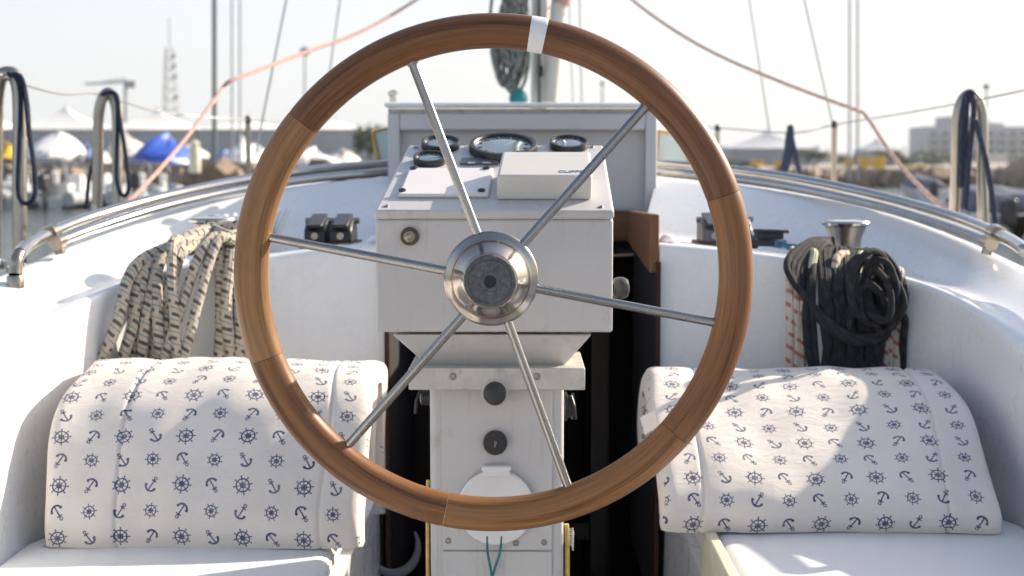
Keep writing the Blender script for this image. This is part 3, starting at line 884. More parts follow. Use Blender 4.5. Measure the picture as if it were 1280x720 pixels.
for (pe, pb) in spec:
    st = at(rnd.uniform(238, 262) if pe < 250 else rnd.uniform(272, 292), rnd.uniform(286, 300), 2.64)
    hang(rb, st, pe, pb, .0102, rnd, pe + rnd.uniform(5, 11))
for (a, b) in (((232, 300), (222, 455)), ((292, 300), (205, 452)), ((298, 310), (228, 455))):
    p = [at(262, 284, 2.66), at(a[0], a[1], 2.58), ledge_point((a[0] * 2 + b[0]) / 3, .05), at(b[0], b[1], 2.44), at(b[0] - 3, b[1] + 20, 2.43)]
    rb.tube(catmull(p, 8), .0092, 9)
for i in range(3):   # turns round the winch
    c = cw2 + Vector((0, 0, .02 + .015 * i)); rb.tube([c + Vector((math.cos(t * .35) * .043, math.sin(t * .35) * .043, .001 * t)) for t in range(19)], .0085, 9)
rb.tube(catmull([at(238, 316, 2.6), at(236, 300, 2.62), at(250, 287, 2.65), at(275, 283, 2.66), at(300, 281, 2.66)], 6), .0085, 9)
o = rb.build('rope_coil', 'speckrope', None, s0); tag(o, 'thick speckled cream and navy ropes hanging over the left ledge', 'rope')

rnd = random.Random(9)
rb = MB()   # black rope on the right winch
top = at(1052, 318, 2.66)
def bl(pts, r=.0066): rb.tube(catmull(pts, 8), r, 9)
for i in range(13):   # long bights hanging straight down
    x = 1016 + i * 5.5 + rnd.uniform(-4, 4); y = 452 + rnd.uniform(0, 26)
    bl([at(1038 + i * 2, 314 + rnd.uniform(-4, 4), 2.66), at(1016 + i * 5, 318 + rnd.uniform(-4, 4), 2.60), at(x - 2, 350, 2.50), at(x + rnd.uniform(-9, 9), 400, 2.475), at(x + rnd.uniform(-9, 9), y, 2.465),
        at(x + 10, y + 10, 2.465), at(x + 18 + rnd.uniform(-8, 8), 400, 2.465), at(x + 14, 352, 2.50), at(1036 + i * 5, 318, 2.60), at(1056, 316, 2.66)])
for i in range(5):   # bights swinging out to the left and across
    d = i * 4
    bl([at(1040, 300 + d * .5, 2.66), at(1012 + d, 302 + d * .3, 2.60), at(985 + d * 1.4, 325 + d, 2.53), at(992 + d, 352 + d, 2.50), at(1030, 396 + d * .6, 2.46), at(1068, 420 + d * .5, 2.445), at(1105, 416 + d * .2, 2.45),
        at(1128 - d * .7, 388, 2.46), at(1130 - d, 355 + d * .4, 2.48), at(1112 - d, 332 + d * .4, 2.53), at(1085, 322 + d * .3, 2.60), at(1060, 312, 2.65)])
for i in range(11):   # the coil on the right
    cx, cy = 1099 + rnd.uniform(-18, 14), 370 + rnd.uniform(-16, 22); rx, ry = rnd.uniform(9, 26), rnd.uniform(32, 52); tl = rnd.uniform(-.45, .6)
    y0 = 2.475 - .004 * i; w_ = rnd.uniform(.01, .03); f_ = rnd.uniform(0, 6)
    pts = []
    for q in range(11):
        t_ = q * 2 * PI / 9 + i
        ex, ey = rx * math.cos(t_) * rnd.uniform(.85, 1.1), ry * math.sin(t_) * rnd.uniform(.88, 1.08)
        pts.append(at(cx + ex * math.cos(tl) - ey * math.sin(tl), cy - ex * math.sin(tl) - ey * math.cos(tl), y0 + w_ * math.sin(t_ + f_)))
    bl(pts, .0060)
bl([at(1124, 392, 2.47), at(1131, 400, 2.47), at(1129, 430, 2.48), at(1128, 470, 2.49)])
for i in range(2):
    c = cw + Vector((0, 0, .010 + .012 * i)); rb.tube([c + Vector((math.cos(t * .35) * .041, math.sin(t * .35) * .041, .0007 * t)) for t in range(19)], .0072, 9)
o = rb.build('rope_coil', 'blackrope', None, top); tag(o, 'tangled black rope coil hanging from the right winch', 'rope')
rb = MB()
for i, x in enumerate((989, 997, 1003, 1105, 1112, 1118, 1046)):
    xs = x + rnd.uniform(-3, 3)
    rb.tube(catmull([at(1052, 322, 2.70), at(x + (12 if x < 1050 else -6), 318 if x < 1050 else 345, 2.60), ledge_point(x + 4, .012), at(xs, 372, 2.50), at(xs + rnd.uniform(-3, 3), 420, 2.49), at(xs - 1, 480, 2.48)], 7), .0078, 9)
o = rb.build('rope', 'redrope', None, at(1000, 340, 2.6)); tag(o, 'cream rope with red flecks hanging behind the black coil', 'rope')
rb = MB()
for i, x in enumerate((1010, 1068)):
    rb.tube(catmull([at(1052, 320, 2.70), at(x + 8, 318, 2.60), ledge_point(x + 2, .014), at(x, 372, 2.50), at(x + 2, 420, 2.49), at(x + 2, 480, 2.48)], 7), .0078, 9)
o = rb.build('rope', 'yellowrope', None, at(1008, 340, 2.6)); tag(o, 'pale green rope hanging between the red flecked strands', 'rope')
rb = MB()
for (x, y) in ((1056, 360), (1062, 366), (1095, 390)):
    rb.tube(catmull([at(1058, 318, 2.66), at(x, 345, 2.52), at(x + 2, y + 20, 2.515), at(x + 1, 480, 2.52)], 6), .006, 8)
for k in range(2):
    rb.tube(catmull([at(1046, 322, 2.68), at(1010, 316 - 3 * k, 2.72), at(975, 307 - 3 * k, 2.77), at(940, 301 - 3 * k, 2.80), at(900, 294 - 4 * k, 2.86), at(876, 282 - 5 * k, 2.95)], 6), .006, 8)
o = rb.build('rope', 'bluerope', None, at(1000, 312, 2.7)); tag(o, 'blue line running from the rope clutch to the right winch', 'rope')

# ================================================================== ROPE CLUTCHES
def clutch(px, py, Y, w, h, label, mat, n=2):
    c = at(px, py, Y)
    rt = thing('rope_clutch', label, 'rope clutch', c, 'rope clutches on the ledge')
    for i in range(n):
        x = c.x + (i - (n - 1) / 2) * w
        mb = MB()
        pr = [(-.055, 0), (.055, 0), (.052, h * .8), (.02, h), (-.02, h * .95), (-.05, h * .55)]
        mb.prism([Vector((x - w * .43, c.y + a, c.z + b)) for a, b in pr], (w * .86, 0, 0))
        bd = mb.build('clutch_body', mat, rt, bevel=.004)
        mb = MB(); mb.prism([Vector((x - w * .32, c.y + a, c.z + b)) for a, b in ((-.062, h * .62), (.03, h * 1.05), (.03, h * 1.2), (-.068, h * .78))], (w * .64, 0, 0)); mb.build('lever', 'black', bd, bevel=.003)
        mb = MB(); mb.lathe([(.007, 0), (.007, .003), (.004, .003)], Vector((x, c.y - .055, c.z + h * .3)), (0, -1, 0), 14); mb.build('eyelet', 'screw', bd)
    mb = MB(); mb.tube([Vector((c.x - w * n * .52, c.y + .01, c.z + h * .9)), Vector((c.x + w * n * .56, c.y + .01, c.z + h * .9))], .006, 10); mb.build('pivot_pin', 'screw', rt)
    mb = MB(); mb.box(c.x - w * n * .55, c.x + w * n * .55, c.y - .065, c.y + .065, c.z - .01, c.z + .001); mb.build('base_plate', plain('clutch_base', (.10, .07, .05), .6), rt, bevel=.002)
    return rt
clutch(414, 302, 2.86, .05, .046, 'black twin rope clutch on the left ledge beside the console', 'black')
clutch(905, 302, 2.86, .052, .048, 'grey rope clutch on the right ledge leading the blue line', plain('grey_alloy', (.16, .16, .165), .45, .3))
mb = MB(); c = at(958, 303, 2.80); mb.obox(c, .07, .06, .012); mb.obox(c + Vector((.004, 0, .014)), .05, .05, .012); mb.tube([c + Vector((-.03, -.03, .024)), c + Vector((.04, -.02, .022))], .004, 8)
o = mb.build('deck_organiser', 'black', None, c, bevel=.003); tag(o, 'flat black rope organiser between the grey clutch and the right winch', 'deck fitting')

# ================================================================== GUARD HOOPS, LIFELINES, RED ROPES
def hoop(px_l, px_r, ytop, ybase, Y, label, lines, r=.0125, lean=0):
    k_ = Y / FPX
    a, b = at(px_l - lean, ybase, Y), at(px_r + lean * .3, ybase + 6, Y - .04)
    tl, tr = at(px_l, ytop + 22, Y), at(px_r, ytop + 22, Y); mid = at((px_l + px_r) / 2, ytop, Y)
    rt = thing('guard_hoop', label, 'guard hoop', a, 'steel guard hoops on the deck edge')
    mb = MB(); mb.tube(catmull([a, a.lerp(tl, .5), tl, mid, tr, b.lerp(tr, .5), b], 9), r, 12); mb.build('hoop', 'hoopm', rt)
    for f in (a, b):
        mb = MB(); mb.lathe([(.03, -.01), (.03, .006), (.017, .012), (.017, .03)], f, (0, 0, 1), 16); mb.build('foot', 'steel', rt)
    return rt
HY = 3.6
hoop(-4, 24, 92, 330, 3.3, 'steel guard hoop at the left edge with a long navy rope loop', None, .017, 4)
hoop(124, 146, 116, 268, 4.2, 'steel guard hoop hung with a slack navy rope beyond the left handrail', None, .016, 3)
hoop(1198, 1227, 118, 285, 3.9, 'steel guard hoop with navy ropes in front of the hotel', None, .015, 6)
def ropeloop(name, paths, r, mat, label, cat='rope', group='navy ropes on the guard hoops'):
    m_ = MB()
    for p in paths: m_.tube(catmull(p, 8), r, 8)
    o = m_.build(name, mat, None, paths[0][0]); tag(o, label, cat, group)
ropeloop('rope', [[at(10, 92, 3.26), at(22, 100, 3.25), at(26, 130, 3.25), at(24, 190, 3.25), at(23, 240, 3.25), at(31, 254, 3.25), at(42, 248, 3.25), at(44, 220, 3.25), at(36, 160, 3.25), at(30, 110, 3.25), at(18, 92, 3.25)],
                  [at(12, 94, 3.27), at(26, 96, 3.24), at(34, 130, 3.27), at(36, 170, 3.27)]], .0055, 'navy', 'navy rope hanging in a long loop from the leftmost hoop')
ropeloop('rope', [[at(128, 118, 4.16), at(142, 116, 4.15), at(147, 135, 4.15), at(146, 190, 4.15), at(146, 225, 4.15), at(153, 244, 4.15), at(161, 236, 4.15), at(158, 200, 4.15), at(150, 150, 4.15), at(146, 120, 4.15), at(136, 115, 4.15)],
                  [at(132, 116, 4.22), at(120, 150, 4.22), at(117, 200, 4.22), at(111, 225, 4.22), at(108, 262, 4.22)]], .0062, 'navy', 'navy rope hung slack over the hoop beside the red rope')
ropeloop('rope', [[at(1206, 122, 3.88), at(1204, 150, 3.87), at(1201, 200, 3.87), at(1201, 232, 3.87), at(1205, 215, 3.87), at(1207, 160, 3.87), at(1209, 122, 3.87)],
                  [at(1214, 118, 3.86), at(1217, 140, 3.86), at(1212, 190, 3.86), at(1208, 240, 3.86), at(1206, 262, 3.86)],
                  [at(1206, 122, 3.86), at(1212, 115, 3.86), at(1217, 119, 3.86)],
                  [at(1219, 150, 3.84), at(1232, 200, 3.84), at(1240, 245, 3.84), at(1244, 280, 3.84)]], .0078, 'navy', 'navy ropes tied to the hoop in front of the hotel')
navp = plain('navy_webbing', (.025, .035, .075), .8)
m_ = MB(); m_.tube([at(980, 215, 5.5), at(985, 190, 5.5), at(988, 165, 5.5)], .017, 8); m_.tube([at(988, 165, 5.5), at(993, 190, 5.5), at(1000, 216, 5.5)], .011, 8); m_.lathe([(.014, 0), (.014, .02), (.008, .03)], at(988, 166, 5.5), seg=12)
o = m_.build('rope', navp, None, at(985, 215, 5.5)); tag(o, 'navy rope slung over a stanchion in front of the right marquee', 'rope', 'navy ropes on the guard hoops')
postm = plain('tan_post', (.40, .35, .27), .5, .2)
for i, (px, y0, y1, Y, w, lab) in enumerate(((310, 146, 225, 5.5, .0105, 'tan stanchion post with a dark top left of the wheel rim'), (1043, 152, 232, 5.6, .011, 'tan stanchion post with a dark top in front of the twin masts'), (897, 156, 225, 6.5, .012, 'slim stanchion post beside the right edge of the wheel rim'))):
    rt = thing('stanchion', lab, 'stanchion', at(px, y1, Y), 'stanchion posts on the deck edge')
    b = at(px, y1, Y); b.z = 1.33
    m_ = MB(); m_.tube([b, at(px, y0 + 6, Y)], w, 12); m_.build('post', postm, rt)
    m_ = MB(); m_.lathe([(w * 1.1, -.005), (w * 1.1, .015), (w * .7, .022)], at(px, y0 + 6, Y), seg=12); m_.build('cap', 'black', rt)
m_ = MB(); m_.tube(catmull([at(-60, 92, 3.2), at(12, 95, 3.3), at(35, 107, 3.5), at(80, 118, 3.85), at(126, 118, 4.2), at(200, 140, 4.9), at(310, 150, 5.5), at(420, 155, 7)], 6), .0028, 6)
o = m_.build('lifeline', 'wire', None, at(80, 118, 3.8)); tag(o, 'thin grey lifeline wire strung between the left hoops', 'lifeline', 'lifeline wires')
m_ = MB(); m_.tube(catmull([at(1330, 100, 3.5), at(1280, 113, 3.7), at(1212, 127, 3.9), at(1140, 140, 4.5), at(1043, 156, 5.6), at(990, 166, 5.6), at(897, 160, 6.5), at(830, 157, 8)], 6), .0028, 6)
o = m_.build('lifeline', 'wire', None, at(1212, 127, 3.9)); tag(o, 'thin grey lifeline wire running past the hotel hoop', 'lifeline', 'lifeline wires')
cord('rope', [at(140, 266, 4.1), at(170, 243, 4.2), at(225, 182, 4.6), at(270, 122, 4.9), at(282, 106, 5.0), at(296, 98, 5.0), at(380, 66, 5.4), at(450, 40, 5.7), at(520, 0, 6.0), at(640, -80, 6.6)], .0066, 'pink', 'faded red rope rising from the left handrail behind the wheel rim', 'rope', 'faded red ropes')
cord('rope', [at(1190, 266, 4.0), at(1165, 248, 4.1), at(1120, 200, 4.5), at(1085, 148, 4.9), at(1074, 139, 5.0), at(1060, 134, 5.0), at(980, 104, 5.3), at(900, 70, 5.6), at(840, 36, 5.9), at(788, -2, 6.2), at(720, -60, 6.6)], .0062, 'dustpink', 'dusty red rope rising from the right handrail past the twin masts', 'rope', 'faded red ropes')

# ================================================================== MAST
MY = 6.3
alum = plain('mast_alloy', (.68, .67, .64), .4, .35, .06, 4)
mast = thing('mast', 'grey alloy mast with coiled halyards rising above the hatch', 'mast', at(684, 135, MY))
b = at(679, 150, MY); b.z = 1.66
k_ = MY / FPX
def oval(z, cx, wx, wy): return [Vector((cx + math.cos(a) * wx, MY + math.sin(a) * wy, z)) for a in [2 * PI * q / 24 for q in range(24)]]
mb = MB(); mb.loft([oval(z, at(677, 100, MY).x, .047, .075) for z in (1.66, 3, 6, 11.5)], closed_u=True, cap=True); mb.build('mast_tube', alum, mast)
mb = MB(); xx = at(674, 100, MY - .08).x; mb.box(xx - .004, xx + .004, MY - .084, MY - .071, 1.7, 11); mb.build('sail_track', 'black', mast)
mb = MB(); mb.obox(at(675.5, 89, MY - .085), .02, .03, .045); mb.build('track_slide', 'black', mast)
mb = MB(); mb.tube([at(688, 128, MY - .12), at(694, 60, MY - .1), at(703, -60, MY - .1)], .035, 14); o = mb.build('spinnaker_pole', plain('pole_cream', (.60, .58, .52), .45, 0, .05, 5), None, at(688, 128, MY)); tag(o, 'pale pole stowed upright against the right side of the mast', 'pole')
mb = MB(); mb.tube([at(702, 5, MY - .11), at(703.5, -4, MY - .11)], .04, 14); mb.build('red_band', plain('red_band', (.50, .30, .27), .6), mast)
rnd = random.Random(4)
rb = MB()
for i in range(22):
    cx = rnd.uniform(632, 650); top_ = rnd.uniform(-40, 20); bt = rnd.uniform(70, 114); w = rnd.uniform(5, 15); yy = MY - .06 - rnd.uniform(0, .12)
    if i < 5: cx -= 5; bt = rnd.uniform(95, 116); w = rnd.uniform(12, 20)
    rb.tube(catmull([at(cx + w * math.cos(t) * (.75 + .25 * rnd.random()), (top_ + bt) / 2 - (bt - top_) / 2 * math.sin(t), yy + rnd.uniform(-.02, .02)) for t in [q * 2 * PI / 10 for q in range(10)]], 5, True), .0075, 7, True)
o = rb.build('halyard_coil', 'greyrope', None, at(640, 60, MY)); tag(o, 'grey halyard ropes coiled on the left side of the mast', 'rope')
mb = MB(); c = at(648, 128, MY - .2); mb.lathe([(.035, 0), (.04, .01), (.037, .03), (.022, .05), (.005, .055)], c, seg=20); o = mb.build('winch_cover', plain('teal_cloth', (.02, .22, .24), .8), None, c); tag(o, 'small teal cloth winch cover at the foot of the mast', 'winch cover')
# rigging wires of this boat
def wirething(a, b, r, label, mat='wire', grp='rigging wires'):
    m_ = MB(); m_.tube([a, b], r, 6); o = m_.build('rigging_wire', mat, None, a); tag(o, label, 'rigging wire', grp)
galvw = plain('pale_wire', (.45, .47, .46), .4, .3)
for (a, b, Y, r, lab) in (((318, 200), (358, 0), 5.5, .0042, 'slanting grey wire crossing the red rope left of the wheel'), ((412, 90), (428, -20), 6.5, .0040, 'short slanting wire seen inside the upper left of the wheel'),
                     ((962, 165), (935, -10), 7.0, .0042, 'slanting pale wire ending at the peak of the right marquee'), ((1040, 152), (1003, -10), 5.6, .0042, 'slanting pale wire meeting the tan stanchion on the right'),
                     ((716, 128), (711, -10), 6.4, .0035, 'upright wire just right of the mast'), ((727, 128), (724, -10), 6.4, .0045, 'outer upright wire right of the mast')):
    wirething(at(a[0], a[1], Y), at(b[0], b[1] - 150 * (1), Y) if False else at(a[0] + (b[0] - a[0]) * 1.4, a[1] + (b[1] - a[1]) * 1.4, Y), r, lab, galvw)

# ================================================================== HARBOUR SETTING
# water: one sheet to the horizon
wm = bpy.data.materials.new('harbour_water'); t = NT(wm)
co = t.coord()
t.set(Base_Color=(.035, .055, .045), Roughness=.07)
h = t.m('ADD', t.noise(t.scale(co, 1, 1.0, 1), 1.3, 5, .6), t.m('MULTIPLY', t.noise(co, .25, 2), 1.5))
t.bump(h, .7, .25)
mb = MB(); mb.quad((-3000, -600, 0), (3000, -600, 0), (3000, 6000, 0), (-3000, 6000, 0)); structure(mb.build('water', wm, None, smooth=False))
# quays
stone = plain('quay_stone', (.26, .19, .14), .9, 0, .45, .9, .4, 3, 0, ((.09, .075, .065), .52, .72), .8)
asph = plain('quay_paving', (.25, .22, .19), .9, 0, .2, .4)
mb = MB()
mb.box(-400, -1.5, 64, 700, -3, 1.55); mb.box(-1.5, 700, 95, 700, -3, 1.15)
structure(mb.build('quay', asph, None))
mb = MB()
for i in range(80):
    x = -48 + i * .62; mb.obox((x, 63.4 + random.uniform(-.4, .3), .55 + random.uniform(-.2, .3)), random.uniform(.7, 1.4), random.uniform(.6, 1.2), random.uniform(.9, 1.9), Euler((random.random(), random.random(), random.random())).to_matrix())
o = mb.build('quay_rocks', stone, None, (0, 63, 0)); o['kind'] = 'structure'
mb = MB()
for i in range(110):
    x = -1 + i * .75; mb.obox((x, 94.4 + random.uniform(-.5, .3), .4 + random.uniform(-.2, .2)), random.uniform(.8, 1.6), random.uniform(.6, 1.4), random.uniform(.9, 1.6), Euler((random.random(), random.random(), random.random())).to_matrix())
o = mb.build('quay_rocks', stone, None, (0, 94, 0)); o['kind'] = 'structure'

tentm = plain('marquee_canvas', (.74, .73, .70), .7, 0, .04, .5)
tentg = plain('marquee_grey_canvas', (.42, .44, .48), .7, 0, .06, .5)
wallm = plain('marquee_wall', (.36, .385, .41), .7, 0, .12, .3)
def marquee(px, py_peak, py_eave, py_base, wpx, Y, label, canvas, grp='white peaked marquees along the quay'):
    c = at(px, py_base, Y); w = wpx * Y / FPX / 2; ze = at(px, py_eave, Y).z; zp = at(px, py_peak, Y).z
    rt = thing('marquee', label, 'marquee', c, grp)
    mb = MB(); rows = []
    for q in range(9):   # concave pagoda roof
        t_ = q / 8; ww = w * 1.03 * (1 - t_) ** 1.55 + .05; z = ze + (zp - ze) * t_
        rows.append([Vector((c.x + a * ww, Y + b * ww, z)) for a, b in ((-1, -1), (1, -1), (1, 1), (-1, 1))])
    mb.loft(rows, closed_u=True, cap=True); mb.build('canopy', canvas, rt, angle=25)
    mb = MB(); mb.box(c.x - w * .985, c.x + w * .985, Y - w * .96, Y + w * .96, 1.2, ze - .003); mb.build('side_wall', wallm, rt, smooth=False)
    for a in (-1, 1):
        mb = MB(); mb.tube([(c.x + a * w, Y - w, 1.2), (c.x + a * w, Y - w, ze)], .06, 8); mb.build('pole', 'galv', rt)
    mb = MB(); mb.tube([(c.x, Y, zp), (c.x, Y, zp + .35)], .05, 6); mb.build('finial', 'galv', rt)
xs = [(-30, 'at the left edge behind the first hoop'), (84, 'between the first and second left hoops'), (198, 'below the lattice radio tower'), (312, 'left of the wheel rim'), (420, 'seen through the left of the wheel')]
for i, (px, w_) in enumerate(xs):
    marquee(px, (134, 133, 136, 146, 150)[i], 163, 198, 112, 118, 'white peaked marquee ' + w_, tentm)
marquee(958, 163, 186, 206, 104, 150, 'grey peaked marquee seen right of the wheel', tentg, 'grey marquees beyond the right rail')
marquee(1095, 174, 188, 206, 46, 160, 'small grey marquee behind the yellow crates', tentg, 'grey marquees beyond the right rail')
mb = MB(); a = at(860, 184, 170); mb.box(a.x, at(1024, 184, 170).x, 170, 182, 1.1, at(1024, 183, 170).z)
o = mb.build('warehouse', plain('warehouse_wall', (.22, .25, .29), .7, 0, .1, .2), None, (a.x, 170, 1.1)); tag(o, 'long low grey shed behind the right marquee', 'shed')
mb = MB(); a = at(270, 166, 160); mb.box(a.x, at(500, 166, 160).x, 160, 175, 1.5, at(400, 158, 160).z)
o = mb.build('warehouse', plain('pale_shed', (.60, .59, .56), .7, 0, .08, .2), None, (a.x, 160, 1.5)); tag(o, 'long pale low shed seen through the left of the wheel', 'shed')

# stored boats under covers on the left quay
def mound(px, py, wpx, hpx, Y, mat, label, seed, cat='covered boat'):
    k_ = Y / FPX; rnd = random.Random(seed)
    wpx *= 1.2; hpx *= .88; c = at(px, py + hpx / 2, Y); w = wpx * k_ / 2; h = hpx * k_
    rt = thing('covered_boat', label, cat, c, 'boats under covers on the quay')
    mb = MB(); rows = []
    for i in range(9):
        t_ = i / 8; row = []
        for q in range(22):
            a = 2 * PI * q / 22
            rr = (1 - t_ ** 1.9) ** .85 if i < 8 else .02
            rr *= 1 + .14 * math.sin(3 * a + seed) * t_ + .05 * math.sin(2 * a + 2 * seed) + rnd.uniform(-.09, .09) * (1 - t_ * .5)
            row.append(Vector((c.x + math.cos(a) * w * 1.1 * rr + w * .5 * t_ * math.sin(seed * 2.1), Y + math.sin(a) * w * 1.8 * rr, c.z + h * (t_ * (1 + .2 * math.cos(a + seed) + .08 * math.sin(5 * a))))))
        rows.append(row)
    mb.loft(rows, closed_u=True, cap=True); mb.build('cover', mat, rt, angle=22)
    mb = MB(); mb.box(c.x - w * .8, c.x + w * .8, Y - w * .9, Y + w * .9, c.z - .45, c.z - .005); mb.build('cradle', 'darkwood', rt)
white_t = plain('white_tarp', (.70, .70, .70), .5, 0, .08, 1.5); blue_t = plain('blue_tarp', (.03, .10, .50), .4, 0, .3, 1.2); beige_t = plain('beige_tarp', (.62, .58, .52), .6, 0, .1, 1.5)
yel = plain('yellow_plastic', (.70, .42, .03), .5, 0, .15, 2); dkblue = plain('dark_blue_tarp', (.03, .07, .2), .5)
mound(62, 185, 56, 36, 70, white_t, 'white tarp covered boat between the left hoops', 1)
mound(169, 184, 46, 34, 71, beige_t, 'beige tarp covered boat just right of the second hoop', 2)
mound(212, 188, 62, 38, 69, blue_t, 'bright blue tarp covered boat under the red rope', 3)
mound(101, 190, 26, 22, 73, dkblue, 'small dark blue covered boat between the white and beige ones', 4)
mound(14, 190, 24, 20, 72, yel, 'yellow covered dinghy at the left edge', 5)
mound(300, 190, 36, 30, 72, white_t, 'pale covered boat in front of the tall dark mast', 6)
mound(262, 208, 60, 20, 74, plain('dark_cover', (.07, .08, .10), .6), 'low dark covered boat right of the blue tarp', 7)
mound(232, 222, 40, 24, 66, plain('brown_cover', (.18, .09, .05), .8), 'rusty brown covered boat low under the red rope', 8)
mound(395, 200, 60, 26, 80, white_t, 'white covered boat seen through the left of the wheel', 9)
mound(345, 206, 50, 24, 75, plain('slate_cover', (.16, .18, .2), .7), 'slate covered boat just left of the wheel rim', 10)
for i, (px, py, w_, h_, Y, m_t, lab) in enumerate(((130, 196, 40, 16, 86, white_t, 'low white covered boat behind the second hoop'), (240, 190, 34, 18, 88, beige_t, 'small beige covered boat between the blue tarp and the dark mast'), (278, 196, 30, 16, 84, dkblue, 'dark blue covered boat at the foot of the dark mast'),
        (330, 192, 40, 20, 90, white_t, 'white covered boat behind the tan stanchion'), (425, 198, 44, 20, 92, beige_t, 'beige covered boat near the dark green tree'), (-14, 196, 40, 20, 84, white_t, 'white covered boat partly cut by the left edge'))):
    mound(px, py, w_, h_, Y, m_t, lab, 20 + i)
# tan bollard light
mb = MB(); c = at(243, 230, 62.5); mb.lathe([(.26, 0), (.26, 1.0), (.2, 1.15), (.2, 1.2), (.3, 1.25), (.1, 1.4)], (c.x, 62.6, 1.2), seg=14); o = mb.build('bollard', plain('bollard_cream', (.66, .62, .48), .4), None, c); tag(o, 'pale bollard on the quay edge above the left handrail', 'bollard')

# inflatable boats moored at the left quay
ribm = plain('rib_grey', (.42, .43, .44), .5, 0, .1, 2); ribw = plain('rib_white', (.72, .72, .70), .4, 0, .06, 2); engm = plain('outboard_black', (.03, .03, .035), .35)
def rib(loc, label):
    rt = thing('inflatable_boat', label, 'inflatable boat', loc, 'inflatable boats moored at the quay')
    L = Vector(loc)
    mb = MB(); p = catmull([(-.8, -2.2, .35), (-.85, 0, .38), (-.75, 1.6, .45), (0, 2.7, .62), (.75, 1.6, .45), (.85, 0, .38), (.8, -2.2, .35)], 6)
    mb.tube([q + L for q in p], .26, 12); mb.build('pontoon', ribm, rt)
    mb = MB(); mb.hexa([L + Vector(q) for q in ((-.3, -2, -.1), (.3, -2, -.1), (.1, 2.2, .1), (-.1, 2.2, .1), (-.7, -2, .4), (.7, -2, .4), (.5, 2.0, .45), (-.5, 2.0, .45))]); mb.build('hull', ribw, rt)
    mb = MB(); mb.hexa([L + Vector(q) for q in ((-.35, -.5, .4), (.35, -.5, .4), (.35, .2, .4), (-.35, .2, .4), (-.35, -.4, 1.2), (.35, -.4, 1.2), (.3, .0, 1.2), (-.3, .0, 1.2))]); mb.obox(L + Vector((0, -1.1, .62)), .7, .5, .5); mb.build('console', ribw, rt, bevel=.05)
    mb = MB(); mb.obox(L + Vector((0, -2.45, .95)), .38, .55, .55); mb.obox(L + Vector((0, -2.4, .3)), .16, .22, .9); mb.build('outboard_motor', engm, rt, bevel=.08)
    mb = MB(); mb.tube(catmull([L + Vector(q) for q in ((-.5, -1.8, .5), (-.5, -1.8, 1.5), (0, -1.8, 1.62), (.5, -1.8, 1.5), (.5, -1.8, .5))], 5), .04, 8); mb.build('arch', 'steel', rt)
    return rt
def onwater(px, Y): q = at(px, 250, Y); return Vector((q.x, Y, 0))
r1 = rib(onwater(25, 54), 'grey inflatable boat leftmost below the white tarp')
for px, Y, sc_, lab, rz in ((62, 55, 1.1, 'inflatable boat between the left hoops, bow towards the rocks', .3), (98, 54, 1.0, 'inflatable boat just left of the second hoop', -.2), (170, 55, 1.05, 'inflatable boat right of the second hoop below the blue tarp', .25), (-20, 53, 1.1, 'inflatable boat cut by the left edge', 0), (44, 60, 1.0, 'farther inflatable boat against the rocks between the left hoops', .5), (132, 59, 1.0, 'farther inflatable boat hidden partly by the second hoop', -.4), (198, 60, 1.0, 'farther inflatable boat where the red rope meets the rail', .2)):
    dup(r1, onwater(px, Y), lab, rz, sc_)

# right shore: crates, boats, shrubs, hotel
def crate(px, py, wpx, hpx, Y, label):
    k_ = Y / FPX; c = at(px, py + hpx / 2, Y); w = wpx * k_; h = hpx * k_
    rt = thing('yellow_crate', label, 'crate', c, 'yellow crates along the right quay')
    mb = MB(); mb.box(c.x - w / 2, c.x + w / 2, Y, Y + w, c.z, c.z + h * .9); mb.build('bin', yel, rt, bevel=.05)
    mb = MB(); mb.box(c.x - w * .54, c.x + w * .54, Y - .05, Y + w * 1.04, c.z + h * .9 + .003, c.z + h); mb.build('lid', yel, rt, bevel=.03)
for px, py, w_, h_, lab in ((948, 208, 14, 16, 'yellow crate just right of the wheel rim'), (975, 208, 12, 14, 'yellow crate between the rim and the navy strop'), (1081, 206, 12, 18, 'upright yellow crate right of the twin masts'), (1099, 206, 14, 20, 'largest yellow crate below the small grey marquee'), (1140, 214, 14, 13, 'yellow crate left of the red rope foot'), (1154, 213, 12, 12, 'yellow crate nearest the hotel'), (1062, 206, 9, 16, 'narrow yellow crate behind the twin masts')):
    crate(px, py, w_, h_, 105, lab)
leafm = plain('foliage', (.055, .085, .035), .7, 0, .4, 3); leafm2 = plain('olive_foliage', (.09, .105, .05), .7, 0, .4, 3)
